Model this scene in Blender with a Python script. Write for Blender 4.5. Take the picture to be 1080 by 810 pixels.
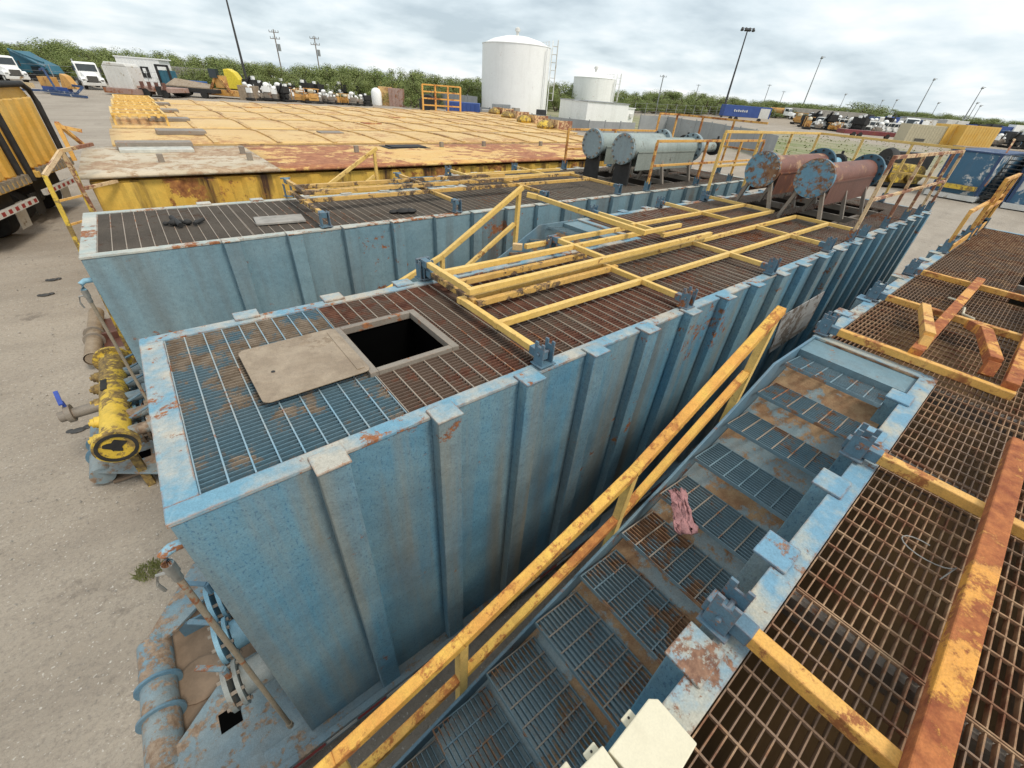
import bpy, bmesh, math, random
from mathutils import Vector, Matrix, Euler
random.seed(7)
R = math.radians
for o in list(bpy.data.objects): bpy.data.objects.remove(o)
sc = bpy.context.scene
col = sc.collection

# ------------------------------------------------------------------ camera
CAM = Vector((0.4214, -1.7430, 1.65))
CR = Vector((0.78083646, -0.62127701, 0.06524564))
CU = Vector((0.32156237, 0.48977404, 0.81038203))
CF = Vector((0.53562306, 0.61166679, -0.58221274))
FPX = 430.657
cam = bpy.data.cameras.new('camera'); cam_o = bpy.data.objects.new('camera', cam); col.objects.link(cam_o)
cam.sensor_width = 36; cam.lens = FPX / 1080 * 36; cam.clip_start = .05; cam.clip_end = 4000
M = Matrix((CR, CU, -CF)).transposed().to_4x4(); M.translation = CAM
cam_o.matrix_world = M
sc.camera = cam_o

# ------------------------------------------------------------------ world, sun, exposure
SUN_EL, SUN_AZ = R(54), R(-72)          # azimuth of the direction towards the sun, from +X
w = bpy.data.worlds.new('World'); sc.world = w; w.use_nodes = True
nt = w.node_tree; N = nt.nodes; Lk = nt.links; N.clear()
def wn(t, **k):
    n = N.new(t)
    for a, b in k.items(): setattr(n, a, b)
    return n
sky = wn('ShaderNodeTexSky', sky_type='NISHITA', sun_disc=False)
sky.sun_elevation = SUN_EL; sky.sun_rotation = R(90) - SUN_AZ; sky.air_density = 1.0; sky.dust_density = 2.0
tc = wn('ShaderNodeTexCoord'); sep = wn('ShaderNodeSeparateXYZ'); Lk.new(tc.outputs['Generated'], sep.inputs[0])
mx = wn('ShaderNodeMath', operation='MAXIMUM'); Lk.new(sep.outputs[2], mx.inputs[0]); mx.inputs[1].default_value = 0.0
ad = wn('ShaderNodeMath', operation='ADD'); Lk.new(mx.outputs[0], ad.inputs[0]); ad.inputs[1].default_value = .20
dx = wn('ShaderNodeMath', operation='DIVIDE'); Lk.new(sep.outputs[0], dx.inputs[0]); Lk.new(ad.outputs[0], dx.inputs[1])
dy = wn('ShaderNodeMath', operation='DIVIDE'); Lk.new(sep.outputs[1], dy.inputs[0]); Lk.new(ad.outputs[0], dy.inputs[1])
cmb = wn('ShaderNodeCombineXYZ'); Lk.new(dx.outputs[0], cmb.inputs[0]); Lk.new(dy.outputs[0], cmb.inputs[1])
nz = wn('ShaderNodeTexNoise'); nz.inputs['Scale'].default_value = .55; nz.inputs['Detail'].default_value = 9
nz.inputs['Roughness'].default_value = .55; nz.inputs['Distortion'].default_value = .35; Lk.new(cmb.outputs[0], nz.inputs['Vector'])
nz2 = wn('ShaderNodeTexNoise'); nz2.inputs['Scale'].default_value = 2.3; nz2.inputs['Detail'].default_value = 8; Lk.new(cmb.outputs[0], nz2.inputs['Vector'])
nmix = wn('ShaderNodeMix'); nmix.inputs[0].default_value = .33; Lk.new(nz.outputs[0], nmix.inputs[2]); Lk.new(nz2.outputs[0], nmix.inputs[3])
cr = wn('ShaderNodeValToRGB'); Lk.new(nmix.outputs[0], cr.inputs[0])
e = cr.color_ramp.elements
e[0].position = .37; e[0].color = (.44, .52, .57, 1)
e[1].position = .61; e[1].color = (.97, .97, .95, 1)
x_ = e.new(.46); x_.color = (.63, .71, .75, 1)
x_ = e.new(.52); x_.color = (.76, .81, .83, 1)
vm = wn('ShaderNodeVectorMath', operation='SCALE'); Lk.new(cr.outputs[0], vm.inputs[0]); vm.inputs['Scale'].default_value = 9.6
mixs = wn('ShaderNodeMix', data_type='RGBA'); mixs.inputs[0].default_value = .88
Lk.new(sky.outputs[0], mixs.inputs[6]); Lk.new(vm.outputs[0], mixs.inputs[7])
bg = wn('ShaderNodeBackground'); bg.inputs[1].default_value = .092; Lk.new(mixs.outputs[2], bg.inputs[0])
wo = wn('ShaderNodeOutputWorld'); Lk.new(bg.outputs[0], wo.inputs[0])

sun = bpy.data.lights.new('sun', 'SUN'); sun.energy = 1.5; sun.angle = R(14); sun.color = (1, .92, .80)
sun_o = bpy.data.objects.new('sun', sun); col.objects.link(sun_o)
sd = Vector((math.cos(SUN_EL) * math.cos(SUN_AZ), math.cos(SUN_EL) * math.sin(SUN_AZ), math.sin(SUN_EL)))
sun_o.rotation_euler = sd.to_track_quat('Z', 'Y').to_euler(); sun_o.location = sd * 30
sc.view_settings.view_transform = 'Standard'; sc.view_settings.look = 'None'; sc.view_settings.gamma = 1
sc.view_settings.exposure = .58
sc.render.engine = 'CYCLES'

# ------------------------------------------------------------------ helpers
def gz(x, y): return -3.25 + .02 * (.659 * x + .752 * y)
def px(x, y):
    """point of the yard ground seen at photo pixel x, y"""
    d = CR * ((x - 540) / FPX) + CU * (-(y - 405) / FPX) + CF
    n = Vector((-.02 * .659, -.02 * .752, 1))
    t = (-3.25 - n.dot(CAM)) / n.dot(d)
    return CAM + d * t
ORG = {}
class MB:
    def __init__(s): s.v = []; s.f = []; s.m = []; s.mi = 0
    def add(s, vs, fs):
        b = len(s.v); s.v += [tuple(v) for v in vs]; s.f += [tuple(i + b for i in f) for f in fs]; s.m += [s.mi] * len(fs)
    def box(s, x0, x1, y0, y1, z0, z1, mat=None):
        vs = [Vector(p) for p in ((x0,y0,z0),(x1,y0,z0),(x1,y1,z0),(x0,y1,z0),(x0,y0,z1),(x1,y0,z1),(x1,y1,z1),(x0,y1,z1))]
        if mat: vs = [mat @ v for v in vs]
        s.add(vs, ((0,3,2,1),(4,5,6,7),(0,1,5,4),(1,2,6,5),(2,3,7,6),(3,0,4,7)))
    def beam(s, p, q, w=.05, h=None, up=(0,0,1)):
        p = Vector(p); q = Vector(q); h = h or w
        d = (q - p).normalized(); u = Vector(up)
        if abs(d.dot(u)) > .97: u = Vector((1,0,0)) if abs(d.x) < .9 else Vector((0,1,0))
        a = d.cross(u).normalized(); b = a.cross(d)
        vs = [c + a * sx * w / 2 + b * sy * h / 2 for c in (p, q) for sx, sy in ((-1,-1),(1,-1),(1,1),(-1,1))]
        s.add(vs, ((3,2,1,0),(4,5,6,7),(0,1,5,4),(1,2,6,5),(2,3,7,6),(3,0,4,7)))
    def cyl(s, p, q, r, r2=None, n=16, caps=True):
        p = Vector(p); q = Vector(q); r2 = r if r2 is None else r2
        d = (q - p).normalized(); u = Vector((0,0,1)) if abs(d.z) < .9 else Vector((1,0,0))
        a = d.cross(u).normalized(); b = d.cross(a)
        vs = []
        for c, rr in ((p, r), (q, r2)):
            vs += [c + (a * math.cos(2*math.pi*i/n) + b * math.sin(2*math.pi*i/n)) * rr for i in range(n)]
        fs = [(i, (i+1) % n, n + (i+1) % n, n + i) for i in range(n)]
        if caps: fs += [tuple(range(n-1, -1, -1)), tuple(range(n, 2*n))]
        s.add(vs, fs)
    def tube(s, pts, r, n=8):
        pts = [Vector(p) for p in pts]; rings = []
        for i, p in enumerate(pts):
            d = (pts[min(i+1, len(pts)-1)] - pts[max(i-1, 0)]).normalized()
            u = Vector((0,0,1)) if abs(d.z) < .95 else Vector((1,0,0))
            a = d.cross(u).normalized(); b = d.cross(a); rr = r[i] if isinstance(r, (list, tuple)) else r
            rings.append([p + (a*math.cos(2*math.pi*k/n) + b*math.sin(2*math.pi*k/n))*rr for k in range(n)])
        vs = [v for g in rings for v in g]; fs = []
        for i in range(len(pts)-1):
            fs += [(i*n+k, i*n+(k+1) % n, (i+1)*n+(k+1) % n, (i+1)*n+k) for k in range(n)]
        fs += [tuple(range(n-1, -1, -1)), tuple(range((len(pts)-1)*n, len(pts)*n))]
        s.add(vs, fs)
    def prism(s, poly, off):
        """poly: list of 3D points, extruded by vector off"""
        n = len(poly); off = Vector(off)
        vs = [Vector(p) for p in poly] + [Vector(p) + off for p in poly]
        s.add(vs, [tuple(range(n-1, -1, -1)), tuple(range(n, 2*n))] + [(i, (i+1) % n, n+(i+1) % n, n+i) for i in range(n)])
    def lathe(s, c, prof, n=24, axis=(0,0,1)):
        """prof: (radius, height) list along axis from c"""
        c = Vector(c); ax = Vector(axis).normalized(); u = Vector((1,0,0)) if abs(ax.x) < .9 else Vector((0,1,0))
        a = ax.cross(u).normalized(); b = ax.cross(a); vs = []
        for r, h in prof:
            vs += [c + ax*h + (a*math.cos(2*math.pi*k/n) + b*math.sin(2*math.pi*k/n))*max(r, 1e-4) for k in range(n)]
        m = len(prof)
        fs = [(i*n+k, i*n+(k+1) % n, (i+1)*n+(k+1) % n, (i+1)*n+k) for i in range(m-1) for k in range(n)]
        fs += [tuple(range(n-1, -1, -1)), tuple(range((m-1)*n, m*n))]
        s.add(vs, fs)
    def ball(s, c, r, n=10, m=6):
        rx, ry, rz = r if isinstance(r, (tuple, list)) else (r, r, r)
        vs = []; c = Vector(c)
        for j in range(m+1):
            t = math.pi*j/m
            vs += [c + Vector((rx*math.sin(t)*math.cos(2*math.pi*i/n), ry*math.sin(t)*math.sin(2*math.pi*i/n), rz*math.cos(t))) for i in range(n)]
        s.add(vs, [(j*n+i, (j+1)*n+i, (j+1)*n+(i+1) % n, j*n+(i+1) % n) for j in range(m) for i in range(n)])
    def build(s, name, mats, parent=None, bevel=0, smooth=False, at=None):
        org = ORG[parent] if parent is not None else (Vector(at) if at is not None else Vector((0,0,0)))
        me = bpy.data.meshes.new(name)
        me.from_pydata([(v[0]-org.x, v[1]-org.y, v[2]-org.z) for v in s.v], [], s.f)
        if not isinstance(mats, (list, tuple)): mats = [mats]
        for m in mats: me.materials.append(m)
        me.polygons.foreach_set('material_index', s.m)
        bm = bmesh.new(); bm.from_mesh(me); bmesh.ops.recalc_face_normals(bm, faces=bm.faces); bm.to_mesh(me); bm.free()
        if smooth:
            me.polygons.foreach_set('use_smooth', [True]*len(me.polygons))
            try: me.set_sharp_from_angle(angle=R(40))
            except Exception: pass
        me.update()
        o = bpy.data.objects.new(name, me); col.objects.link(o)
        if parent is not None: o.parent = parent
        else: o.location = org
        ORG[o] = org
        if bevel:
            b = o.modifiers.new('bevel', 'BEVEL'); b.width = bevel; b.segments = 2; b.limit_method = 'ANGLE'; b.angle_limit = R(50)
        return o
def tag(o, label, cat, group=None, kind=None):
    if label: o['label'] = label
    if cat: o['category'] = cat
    if group: o['group'] = group
    if kind: o['kind'] = kind
    return o
def thing(name, loc, label, cat, group=None):
    o = bpy.data.objects.new(name, None); o.empty_display_size = .2; col.objects.link(o)
    o.location = loc; ORG[o] = Vector(loc)
    return tag(o, label, cat, group)
def one(mb, name, mats, label, cat, at, group=None, **k):
    return tag(mb.build(name, mats, at=at, **k), label, cat, group)
def copy_tree(o, parent=None):
    c = o.copy(); col.objects.link(c)
    if parent is not None: c.parent = parent
    ORG[c] = ORG[o]
    for ch in list(o.children): copy_tree(ch, c)
    return c
def copy_thing(o, loc, rz, label, group=None, s=1, rest=()):
    c = copy_tree(o); c.location = loc; c.rotation_euler = (rest[0] if rest else 0, rest[1] if rest else 0, rz); c.scale = (s, s, s)
    c['label'] = label
    if group: c['group'] = group
    return c
def lerp(a, b, t): return a + (b - a) * t

# ------------------------------------------------------------------ materials
def shader(name):
    m = bpy.data.materials.new(name); m.use_nodes = True
    t = m.node_tree; b = t.nodes['Principled BSDF']
    return m, t, b
class NG:
    def __init__(s, t): s.t = t
    def n(s, ty, **k):
        x = s.t.nodes.new(ty)
        for a, b in k.items(): setattr(x, a, b)
        return x
    def l(s, a, b): s.t.links.new(a, b)
    def pos(s): return s.n('ShaderNodeNewGeometry').outputs['Position']
    def obj(s): return s.n('ShaderNodeTexCoord').outputs['Object']
    def map(s, v, sc, loc=(0,0,0)):
        m = s.n('ShaderNodeMapping'); m.inputs['Scale'].default_value = sc; m.inputs['Location'].default_value = loc; s.l(v, m.inputs[0]); return m.outputs[0]
    def noise(s, v, scale, det=6, rough=.6, dist=0):
        x = s.n('ShaderNodeTexNoise'); x.inputs['Scale'].default_value = scale; x.inputs['Detail'].default_value = det
        x.inputs['Roughness'].default_value = rough; x.inputs['Distortion'].default_value = dist; s.l(v, x.inputs['Vector']); return x.outputs[0]
    def ramp(s, f, a, b, ca=(0,0,0,1), cb=(1,1,1,1)):
        x = s.n('ShaderNodeMapRange', clamp=True); x.inputs[1].default_value = a; x.inputs[2].default_value = b; s.l(f, x.inputs[0]); return x.outputs[0]
    def math(s, op, a, b=None):
        x = s.n('ShaderNodeMath', operation=op)
        for i, v in enumerate((a, b)):
            if v is None: continue
            if isinstance(v, (int, float)): x.inputs[i].default_value = v
            else: s.l(v, x.inputs[i])
        return x.outputs[0]
    def mix(s, f, a, b):
        x = s.n('ShaderNodeMix', data_type='RGBA')
        if isinstance(f, (int, float)): x.inputs[0].default_value = f
        else: s.l(f, x.inputs[0])
        for i, v in ((6, a), (7, b)):
            if isinstance(v, tuple): x.inputs[i].default_value = (*v[:3], 1)
            else: s.l(v, x.inputs[i])
        return x.outputs[2]
    def bump(s, b, h, st, dist=.02):
        x = s.n('ShaderNodeBump'); x.inputs['Strength'].default_value = st; x.inputs['Distance'].default_value = dist
        s.l(h, x.inputs['Height']); s.l(x.outputs[0], b.inputs['Normal'])
RUST = (.19, .065, .03)
def paint(name, base, fade, rust=RUST, amt=.1, rs=7, streak=(.16, .12, .08), sa=.3, edge=0, rough=.55, bump=.2, ss=(7, 7, .3), lo=.9, metal=0, speck=0, rust2=None, wave=0, st2=0, sr=(.5, .74), fr=(.32, .68), grain=.32):
    m, t, b = shader(name); g = NG(t); P = g.pos()
    f1 = g.ramp(g.noise(P, lo, 7, .62), *fr)
    c = g.mix(f1, base, fade)
    n2 = g.noise(P, rs, 12, .74); n3 = g.noise(P, rs * .17, 3, .5)
    if speck:
        sp = g.ramp(g.noise(g.map(P, (1.3, 1.3, .8)), 52, 5, .65), .55, .63); c = g.mix(g.math('MULTIPLY', sp, speck), c, (base[0]*.45, base[1]*.5, base[2]*.6))
    st = g.ramp(g.noise(g.map(P, ss), 1, 7, .6), *sr)
    c = g.mix(g.math('MULTIPLY', st, sa), c, streak)
    if st2:
        s2 = g.math('MULTIPLY', g.ramp(g.noise(g.map(P, (1.5, 1.5, .10)), 1, 5, .55), .50, .66), g.ramp(g.noise(g.map(P, (.45, .45, .3)), 1, 3, .5), .42, .58))
        c = g.mix(g.math('MULTIPLY', s2, st2), c, (.125, .10, .072))
    k = g.math('ADD', g.math('MULTIPLY', n2, .6), g.math('MULTIPLY', n3, .4))
    th = .635 - amt * .33
    msk = g.ramp(k, th, th + .03)
    rc = g.mix(g.ramp(g.noise(P, rs * 3, 5), .35, .65), rust, rust2 or (rust[0]*1.9, rust[1]*2.3, rust[2]*1.8))
    if edge:
        bv = g.n('ShaderNodeBevel', samples=4); bv.inputs[0].default_value = .014
        ge = g.n('ShaderNodeNewGeometry'); dt = g.n('ShaderNodeVectorMath', operation='DOT_PRODUCT')
        g.l(bv.outputs[0], dt.inputs[0]); g.l(ge.outputs['Normal'], dt.inputs[1])
        em = g.ramp(dt.outputs['Value'], .985, .93)
        em = g.math('MULTIPLY', em, g.ramp(g.noise(P, 9, 6), .40, .56))
        msk = g.math('MAXIMUM', msk, g.math('MULTIPLY', em, edge))
    c = g.mix(msk, c, rc)
    gr = g.math('ADD', g.math('MULTIPLY', g.noise(P, 130, 3, .7), .55), g.math('MULTIPLY', g.noise(P, 19, 6, .75), .45))
    gm = g.n('ShaderNodeMapRange', clamp=True); gm.inputs[1].default_value = .3; gm.inputs[2].default_value = .7; gm.inputs[3].default_value = 1-grain; gm.inputs[4].default_value = 1+grain*.8; g.l(gr, gm.inputs[0])
    sc_ = g.n('ShaderNodeVectorMath', operation='SCALE'); g.l(c, sc_.inputs[0]); g.l(gm.outputs[0], sc_.inputs['Scale']); c = sc_.outputs[0]
    g.l(c, b.inputs['Base Color'])
    rr = g.math('ADD', g.math('MULTIPLY', msk, .3), rough); g.l(rr, b.inputs['Roughness'])
    b.inputs['Metallic'].default_value = metal
    h = g.math('ADD', g.math('MULTIPLY', g.noise(P, 70, 3), .3), g.math('MULTIPLY', g.noise(P, 5, 4), 1.0))
    if wave: h = g.math('ADD', h, g.math('MULTIPLY', g.noise(P, 1.6, 2), wave))
    h = g.math('SUBTRACT', h, g.math('MULTIPLY', msk, .25))
    g.bump(b, h, bump)
    return m
def flat(name, c, rough=.6, metal=0, var=.25, sc_=8, bump=.1):
    m, t, b = shader(name); g = NG(t); P = g.pos()
    k = g.ramp(g.noise(P, sc_, 6), .3, .7)
    g.l(g.mix(k, tuple(x*(1-var) for x in c), tuple(min(1, x*(1+var)) for x in c)), b.inputs['Base Color'])
    b.inputs['Roughness'].default_value = rough; b.inputs['Metallic'].default_value = metal
    if bump: g.bump(b, g.noise(P, sc_*5, 4), bump)
    return m
MT = {}
MT['blue'] = paint('blue_tank_paint', (.085, .245, .37), (.185, .31, .36), amt=.13, sa=.8, streak=(.275, .25, .19), ss=(2.6, 2.6, .14), sr=(.46, .68), speck=.75, bump=.45, wave=2.5, st2=.65)
MT['blue_rim'] = paint('blue_rim_paint', (.15, .31, .41), (.44, .42, .36), amt=.26, rs=9, sa=.6, streak=(.40, .33, .24), ss=(3, 3, 3), edge=1.0, lo=2.2, fr=(.44, .60), bump=.25)
MT['blue_rim_worn'] = paint('worn_blue_rim_paint', (.15, .30, .41), (.40, .40, .34), fr=(.42, .58), amt=.26, rs=9, sa=.5, streak=(.42, .36, .27), ss=(3, 3, 3), edge=.9, lo=3, bump=.3, rust=(.15, .07, .045), rust2=(.30, .17, .105))
MT['pale_rim'] = paint('pale_rim_paint', (.36, .42, .40), (.52, .50, .43), fr=(.40, .6), amt=.27, rs=8, sa=.4, streak=(.4, .36, .3), ss=(3, 3, 3), edge=.8, lo=2.4)
MT['blue_b'] = paint('bluegrey_tank_paint', (.155, .265, .32), (.225, .32, .35), amt=.16, sa=.6, sr=(.50, .70), streak=(.12, .10, .085), ss=(2.2, 2.2, .12), speck=.3, bump=.4, wave=2.5, st2=.7)
MT['blue_dark'] = paint('dusty_blue_paint', (.085, .19, .28), (.16, .24, .28), amt=.2, rs=5, sa=.45, streak=(.22, .17, .11), ss=(3, 3, 1), bump=.3)
MT['pan'] = paint('rusty_stair_pan', (.19, .27, .30), (.27, .31, .31), amt=.50, rs=3.4, sa=.4, streak=(.30, .22, .14), rust=(.26, .14, .07), rust2=(.40, .26, .14), bump=.35)
MT['pan_light'] = paint('blue_landing_plate', (.12, .215, .265), (.185, .275, .31), amt=.16, rs=9, sa=.3, rust=(.20, .10, .05), rust2=(.34, .2, .12))
MT['dirtyblue'] = paint('dirty_blue_plate', (.15, .25, .31), (.29, .29, .26), amt=.37, rs=7, rust=(.21, .135, .085), rust2=(.33, .25, .18), sa=.3, bump=.4)
MT['grate'] = paint('brown_grating_steel', (.115, .075, .055), (.17, .12, .09), amt=.45, rs=2.5, rust=(.10, .036, .022), rust2=(.20, .09, .055), sa=.1, bump=.2, rough=.6)
MT['grate_d'] = paint('dark_grating_steel', (.10, .085, .07), (.16, .135, .11), amt=.25, rs=3, rust=(.075, .045, .03), rust2=(.15, .10, .075), sa=.1, bump=.2)
MT['grate_blue'] = paint('blue_painted_grating', (.075, .155, .205), (.14, .195, .22), amt=.47, rs=3, rust=(.17, .125, .085), rust2=(.30, .24, .18), sa=.1, rough=.6)
MT['rod_blue'] = paint('worn_blue_grating_rod', (.20, .34, .43), (.36, .36, .32), amt=.3, rs=6, sa=.2, fr=(.4, .6))
MT['rod_tan'] = paint('worn_grating_rod', (.27, .22, .17), (.36, .30, .24), amt=.3, rs=4, sa=.2)
MT['grate_step'] = paint('blue_step_grating', (.12, .21, .26), (.20, .27, .30), amt=.3, rs=6, rust=(.22, .11, .06), rust2=(.35, .2, .11), sa=.1)
MT['grate_tan'] = paint('tan_rust_grating', (.17, .10, .06), (.25, .16, .10), amt=.45, rs=3, rust=(.17, .065, .03), rust2=(.4, .26, .15), sa=.1)
MT['yellow'] = paint('yellow_rail_paint', (.72, .46, .11), (.78, .54, .19), amt=.16, rs=9, sa=.2, streak=(.42, .22, .06), ss=(6, 6, 6), edge=.7, bump=.2, rust=(.20, .085, .035), rust2=(.45, .24, .07))
MT['yellow_dirty'] = paint('blackened_yellow_rail_paint', (.62, .36, .08), (.66, .42, .14), amt=.36, rs=6, rust=(.05, .035, .025), rust2=(.22, .14, .08), sa=.3, edge=.5)
MT['orange'] = paint('orange_rail_paint', (.68, .34, .055), (.74, .43, .12), amt=.36, rs=6, rust=(.28, .095, .03), rust2=(.48, .2, .06), sa=.3, edge=.7, bump=.25)
MT['handrail'] = paint('worn_orange_handrail', (.80, .48, .09), (.74, .36, .07), amt=.38, rs=7, rust=(.36, .12, .03), rust2=(.55, .23, .06), sa=.35, streak=(.5, .2, .05), fr=(.42, .58), lo=3, edge=.7, ss=(12, 3, 3), bump=.4)
MT['rustrail'] = paint('rusted_yellow_rail', (.70, .34, .05), (.62, .25, .05), amt=.54, rs=5, rust=(.25, .065, .02), rust2=(.44, .15, .045), sa=.25, ss=(12, 3, 3), bump=.5)
MT['rustpeel'] = paint('peeling_yellow_rail', (.66, .42, .16), (.70, .52, .32), amt=.45, rs=7, rust=(.20, .075, .04), rust2=(.36, .17, .1), sa=.25, edge=.6, bump=.4)
MT['bracket'] = paint('slate_blue_bracket', (.075, .15, .21), (.11, .20, .26), amt=.22, rs=12, sa=.2, edge=.4)
MT['steel'] = flat('galvanised_steel', (.36, .35, .32), .45, .6, .3, 14)
MT['tanplate'] = paint('sandy_plate', (.27, .205, .14), (.35, .275, .195), amt=.34, rs=3.5, lo=5, fr=(.4, .6), rust=(.20, .145, .095), rust2=(.30, .23, .16), sa=.5, streak=(.20, .145, .10), ss=(3, 6, 2), bump=.25)
MT['darkframe'] = paint('dusty_steel_frame', (.20, .17, .14), (.30, .26, .21), amt=.2, rs=8, sa=.2, edge=.3)
MT['void'] = flat('painted_dark_hollow', (.003, .003, .003), 1, 0, .1, 6, 0); MT['void'].node_tree.nodes['Principled BSDF'].inputs['Specular IOR Level'].default_value = 0  # near-black colour stands in for the shade inside hollows
MT['black'] = flat('black_rubber', (.022, .021, .02), .75, 0, .4, 6)
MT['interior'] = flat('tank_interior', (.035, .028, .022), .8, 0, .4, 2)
MT['sludge'] = flat('dried_brown_sludge', (.11, .06, .02), .9, 0, .35, 1.5, .4)
MT['vessel_grey'] = paint('grey_green_vessel', (.25, .30, .28), (.33, .38, .36), amt=.17, rs=4, rust=(.11, .10, .08), rust2=(.2, .19, .16), sa=.45, streak=(.13, .13, .11))
MT['flange_grey'] = paint('grey_flange', (.22, .29, .32), (.27, .34, .36), amt=.14, rs=8, rust=(.11, .10, .09), sa=.25, edge=.5)
MT['vessel_rust'] = paint('rusty_vessel', (.15, .055, .035), (.22, .09, .06), amt=.35, rs=4, rust=(.34, .20, .12), rust2=(.44, .29, .18), sa=.5, streak=(.09, .035, .025), ss=(1.2, 6, 6), bump=.35)
MT['skirt_rust'] = paint('rusty_skirt', (.13, .055, .04), (.17, .075, .05), amt=.15, rs=5, sa=.6, streak=(.07, .035, .025), ss=(9, 9, .4), bump=.35)
MT['skirt_grey'] = paint('grey_skirt', (.23, .26, .23), (.28, .31, .28), amt=.14, rs=3, rust=(.08, .075, .065), rust2=(.17, .165, .14), sa=.6, streak=(.12, .12, .10), ss=(7, 7, .4), bump=.3)
MT['flange_blue'] = paint('rusty_blue_flange', (.10, .25, .37), (.16, .31, .40), amt=.46, rs=3.5, rust=(.17, .075, .035), rust2=(.30, .17, .09), sa=.25, bump=.3)
MT['flange_dark'] = paint('dark_blue_flange', (.025, .09, .14), (.045, .12, .17), amt=.2, rs=9, sa=.2)
MT['pipe_blue'] = paint('pale_blue_pipe', (.17, .37, .50), (.27, .46, .56), amt=.25, rs=8, sa=.25)
MT['yel_tank'] = paint('yellow_tank_side', (.66, .36, .045), (.70, .47, .09), amt=.30, rs=4, rust=(.20, .07, .025), rust2=(.42, .18, .05), sa=1.0, streak=(.07, .03, .014), ss=(1.9, 1.9, .2), sr=(.50, .60), bump=.3)
MT['tan_roof'] = paint('tan_tank_roof', (.62, .39, .13), (.68, .47, .20), amt=.33, rs=2.6, rust=(.40, .21, .09), rust2=(.56, .35, .16), sa=.55, streak=(.58, .38, .18), ss=(.8, 3, 3), bump=.25, lo=.5)
MT['tan_rib'] = paint('tan_roof_rib', (.56, .34, .11), (.66, .44, .18), amt=.3, rs=4, rust=(.26, .14, .08), sa=.3)
MT['rust_roof'] = paint('rust_patched_roof', (.70, .46, .14), (.66, .36, .10), amt=.47, rs=2.1, rust=(.27, .095, .045), rust2=(.46, .20, .09), sa=.6, streak=(.74, .58, .28), ss=(.9, 3.5, 3), bump=.35, lo=.8)
MT['cream_roof'] = paint('peeling_cream_roof', (.46, .37, .24), (.60, .51, .38), amt=.45, rs=3, rust=(.30, .17, .09), rust2=(.5, .38, .25), sa=.7, streak=(.50, .42, .28), ss=(1.2, 4, 3), bump=.4)
MT['yel_box'] = paint('yellow_trailer_panel', (.66, .37, .06), (.70, .46, .13), amt=.05, rs=6, sa=.2, streak=(.5, .28, .06), rough=.4)
MT['yel_pipe'] = paint('bright_yellow_pipe', (.66, .43, .035), (.72, .50, .07), amt=.50, rs=6, rust=(.12, .08, .04), rust2=(.36, .24, .07), sa=.6, streak=(.2, .15, .06), ss=(4, 4, 4), rough=.5)
MT['beige'] = paint('cream_plastic', (.66, .60, .44), (.70, .65, .50), amt=.08, rs=14, rust=(.35, .28, .18), sa=.35, streak=(.46, .40, .28), ss=(9, 3, 3), rough=.45, bump=.08, grain=.1)
MT['pink'] = flat('faded_pink_cloth', (.40, .20, .20), .9, 0, .4, 22, .5)
MT['white'] = paint('white_metal', (.86, .86, .84), (.90, .90, .88), amt=.05, rs=6, sa=.22, streak=(.5, .49, .45), ss=(.9, .9, .08), rough=.5)
MT['white_d'] = paint('dirty_white_metal', (.58, .57, .53), (.68, .67, .64), amt=.2, rs=1.2, sa=.35, streak=(.40, .37, .32), ss=(1, 1, .3), rust=(.2, .13, .08))
MT['grey_sheet'] = paint('grey_fence_sheet', (.27, .28, .28), (.34, .35, .35), amt=.05, sa=.35, streak=(.2, .2, .2), ss=(1.5, 1.5, .1))
MT['concrete'] = paint('grey_panel', (.30, .28, .25), (.38, .36, .32), amt=.1, rs=2, sa=.4, streak=(.2, .18, .16), ss=(1, 1, .2))
MT['navy'] = paint('navy_paint', (.018, .05, .13), (.03, .07, .17), amt=.14, rs=3, rust=(.4, .4, .38), rust2=(.6, .6, .58), sa=.2)
MT['teal'] = paint('teal_paint', (.02, .11, .16), (.04, .15, .21), amt=.15, rs=2, sa=.2)
MT['fracblue'] = paint('worn_blue_tank', (.035, .115, .20), (.05, .14, .23), amt=.42, rs=1.5, rust=(.55, .55, .53), rust2=(.62, .60, .56), sa=.2)
MT['blue_bright'] = paint('bright_blue_paint', (.025, .065, .24), (.04, .09, .30), amt=.08, rs=3, sa=.15)
MT['maroon'] = paint('maroon_paint', (.16, .03, .04), (.22, .05, .05), amt=.2, rs=3, sa=.3)
MT['pinkish'] = paint('dusty_red_deck', (.34, .20, .16), (.42, .30, .25), amt=.3, rs=2, sa=.3)
MT['glass'] = flat('dark_glass', (.03, .04, .045), .1, 0, .2, 2, 0)
MT['grille'] = flat('dark_grille', (.10, .095, .085), .5, .4, .4, 12)
MT['chrome'] = flat('chrome', (.55, .55, .53), .25, .9, .1, 5, 0)
MT['pole_dark'] = flat('dark_mast', (.05, .05, .05), .6, .2)
MT['pole_wood'] = flat('weathered_pole_wood', (.22, .18, .15), .9)
MT['pole_grey'] = flat('grey_mast', (.28, .29, .29), .5, .3)
MT['bark'] = flat('grey_bark', (.10, .075, .055), .95, 0, .3, 6, .4)
MT['tape_red'] = flat('red_reflector_tape', (.30, .03, .03), .4)
MT['tape_white'] = flat('white_reflector_tape', (.6, .6, .58), .4)
MT['sign'] = paint('scraped_grey_placard', (.40, .40, .40), (.48, .48, .47), amt=.45, rs=6, rust=(.15, .12, .095), rust2=(.22, .18, .15), sa=.5, streak=(.16, .13, .10), ss=(2, 6, 9))
MT['handle_blue'] = flat('blue_plastic_handle', (.03, .07, .35), .4)
MT['orangejunk'] = paint('orange_machine', (.55, .27, .05), (.62, .36, .12), amt=.3, rs=3, sa=.3)
MT['bluegoods'] = flat('blue_sheet', (.05, .13, .35), .5)
MT['yelsheet'] = flat('yellow_shell', (.70, .55, .04), .5)
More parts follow.
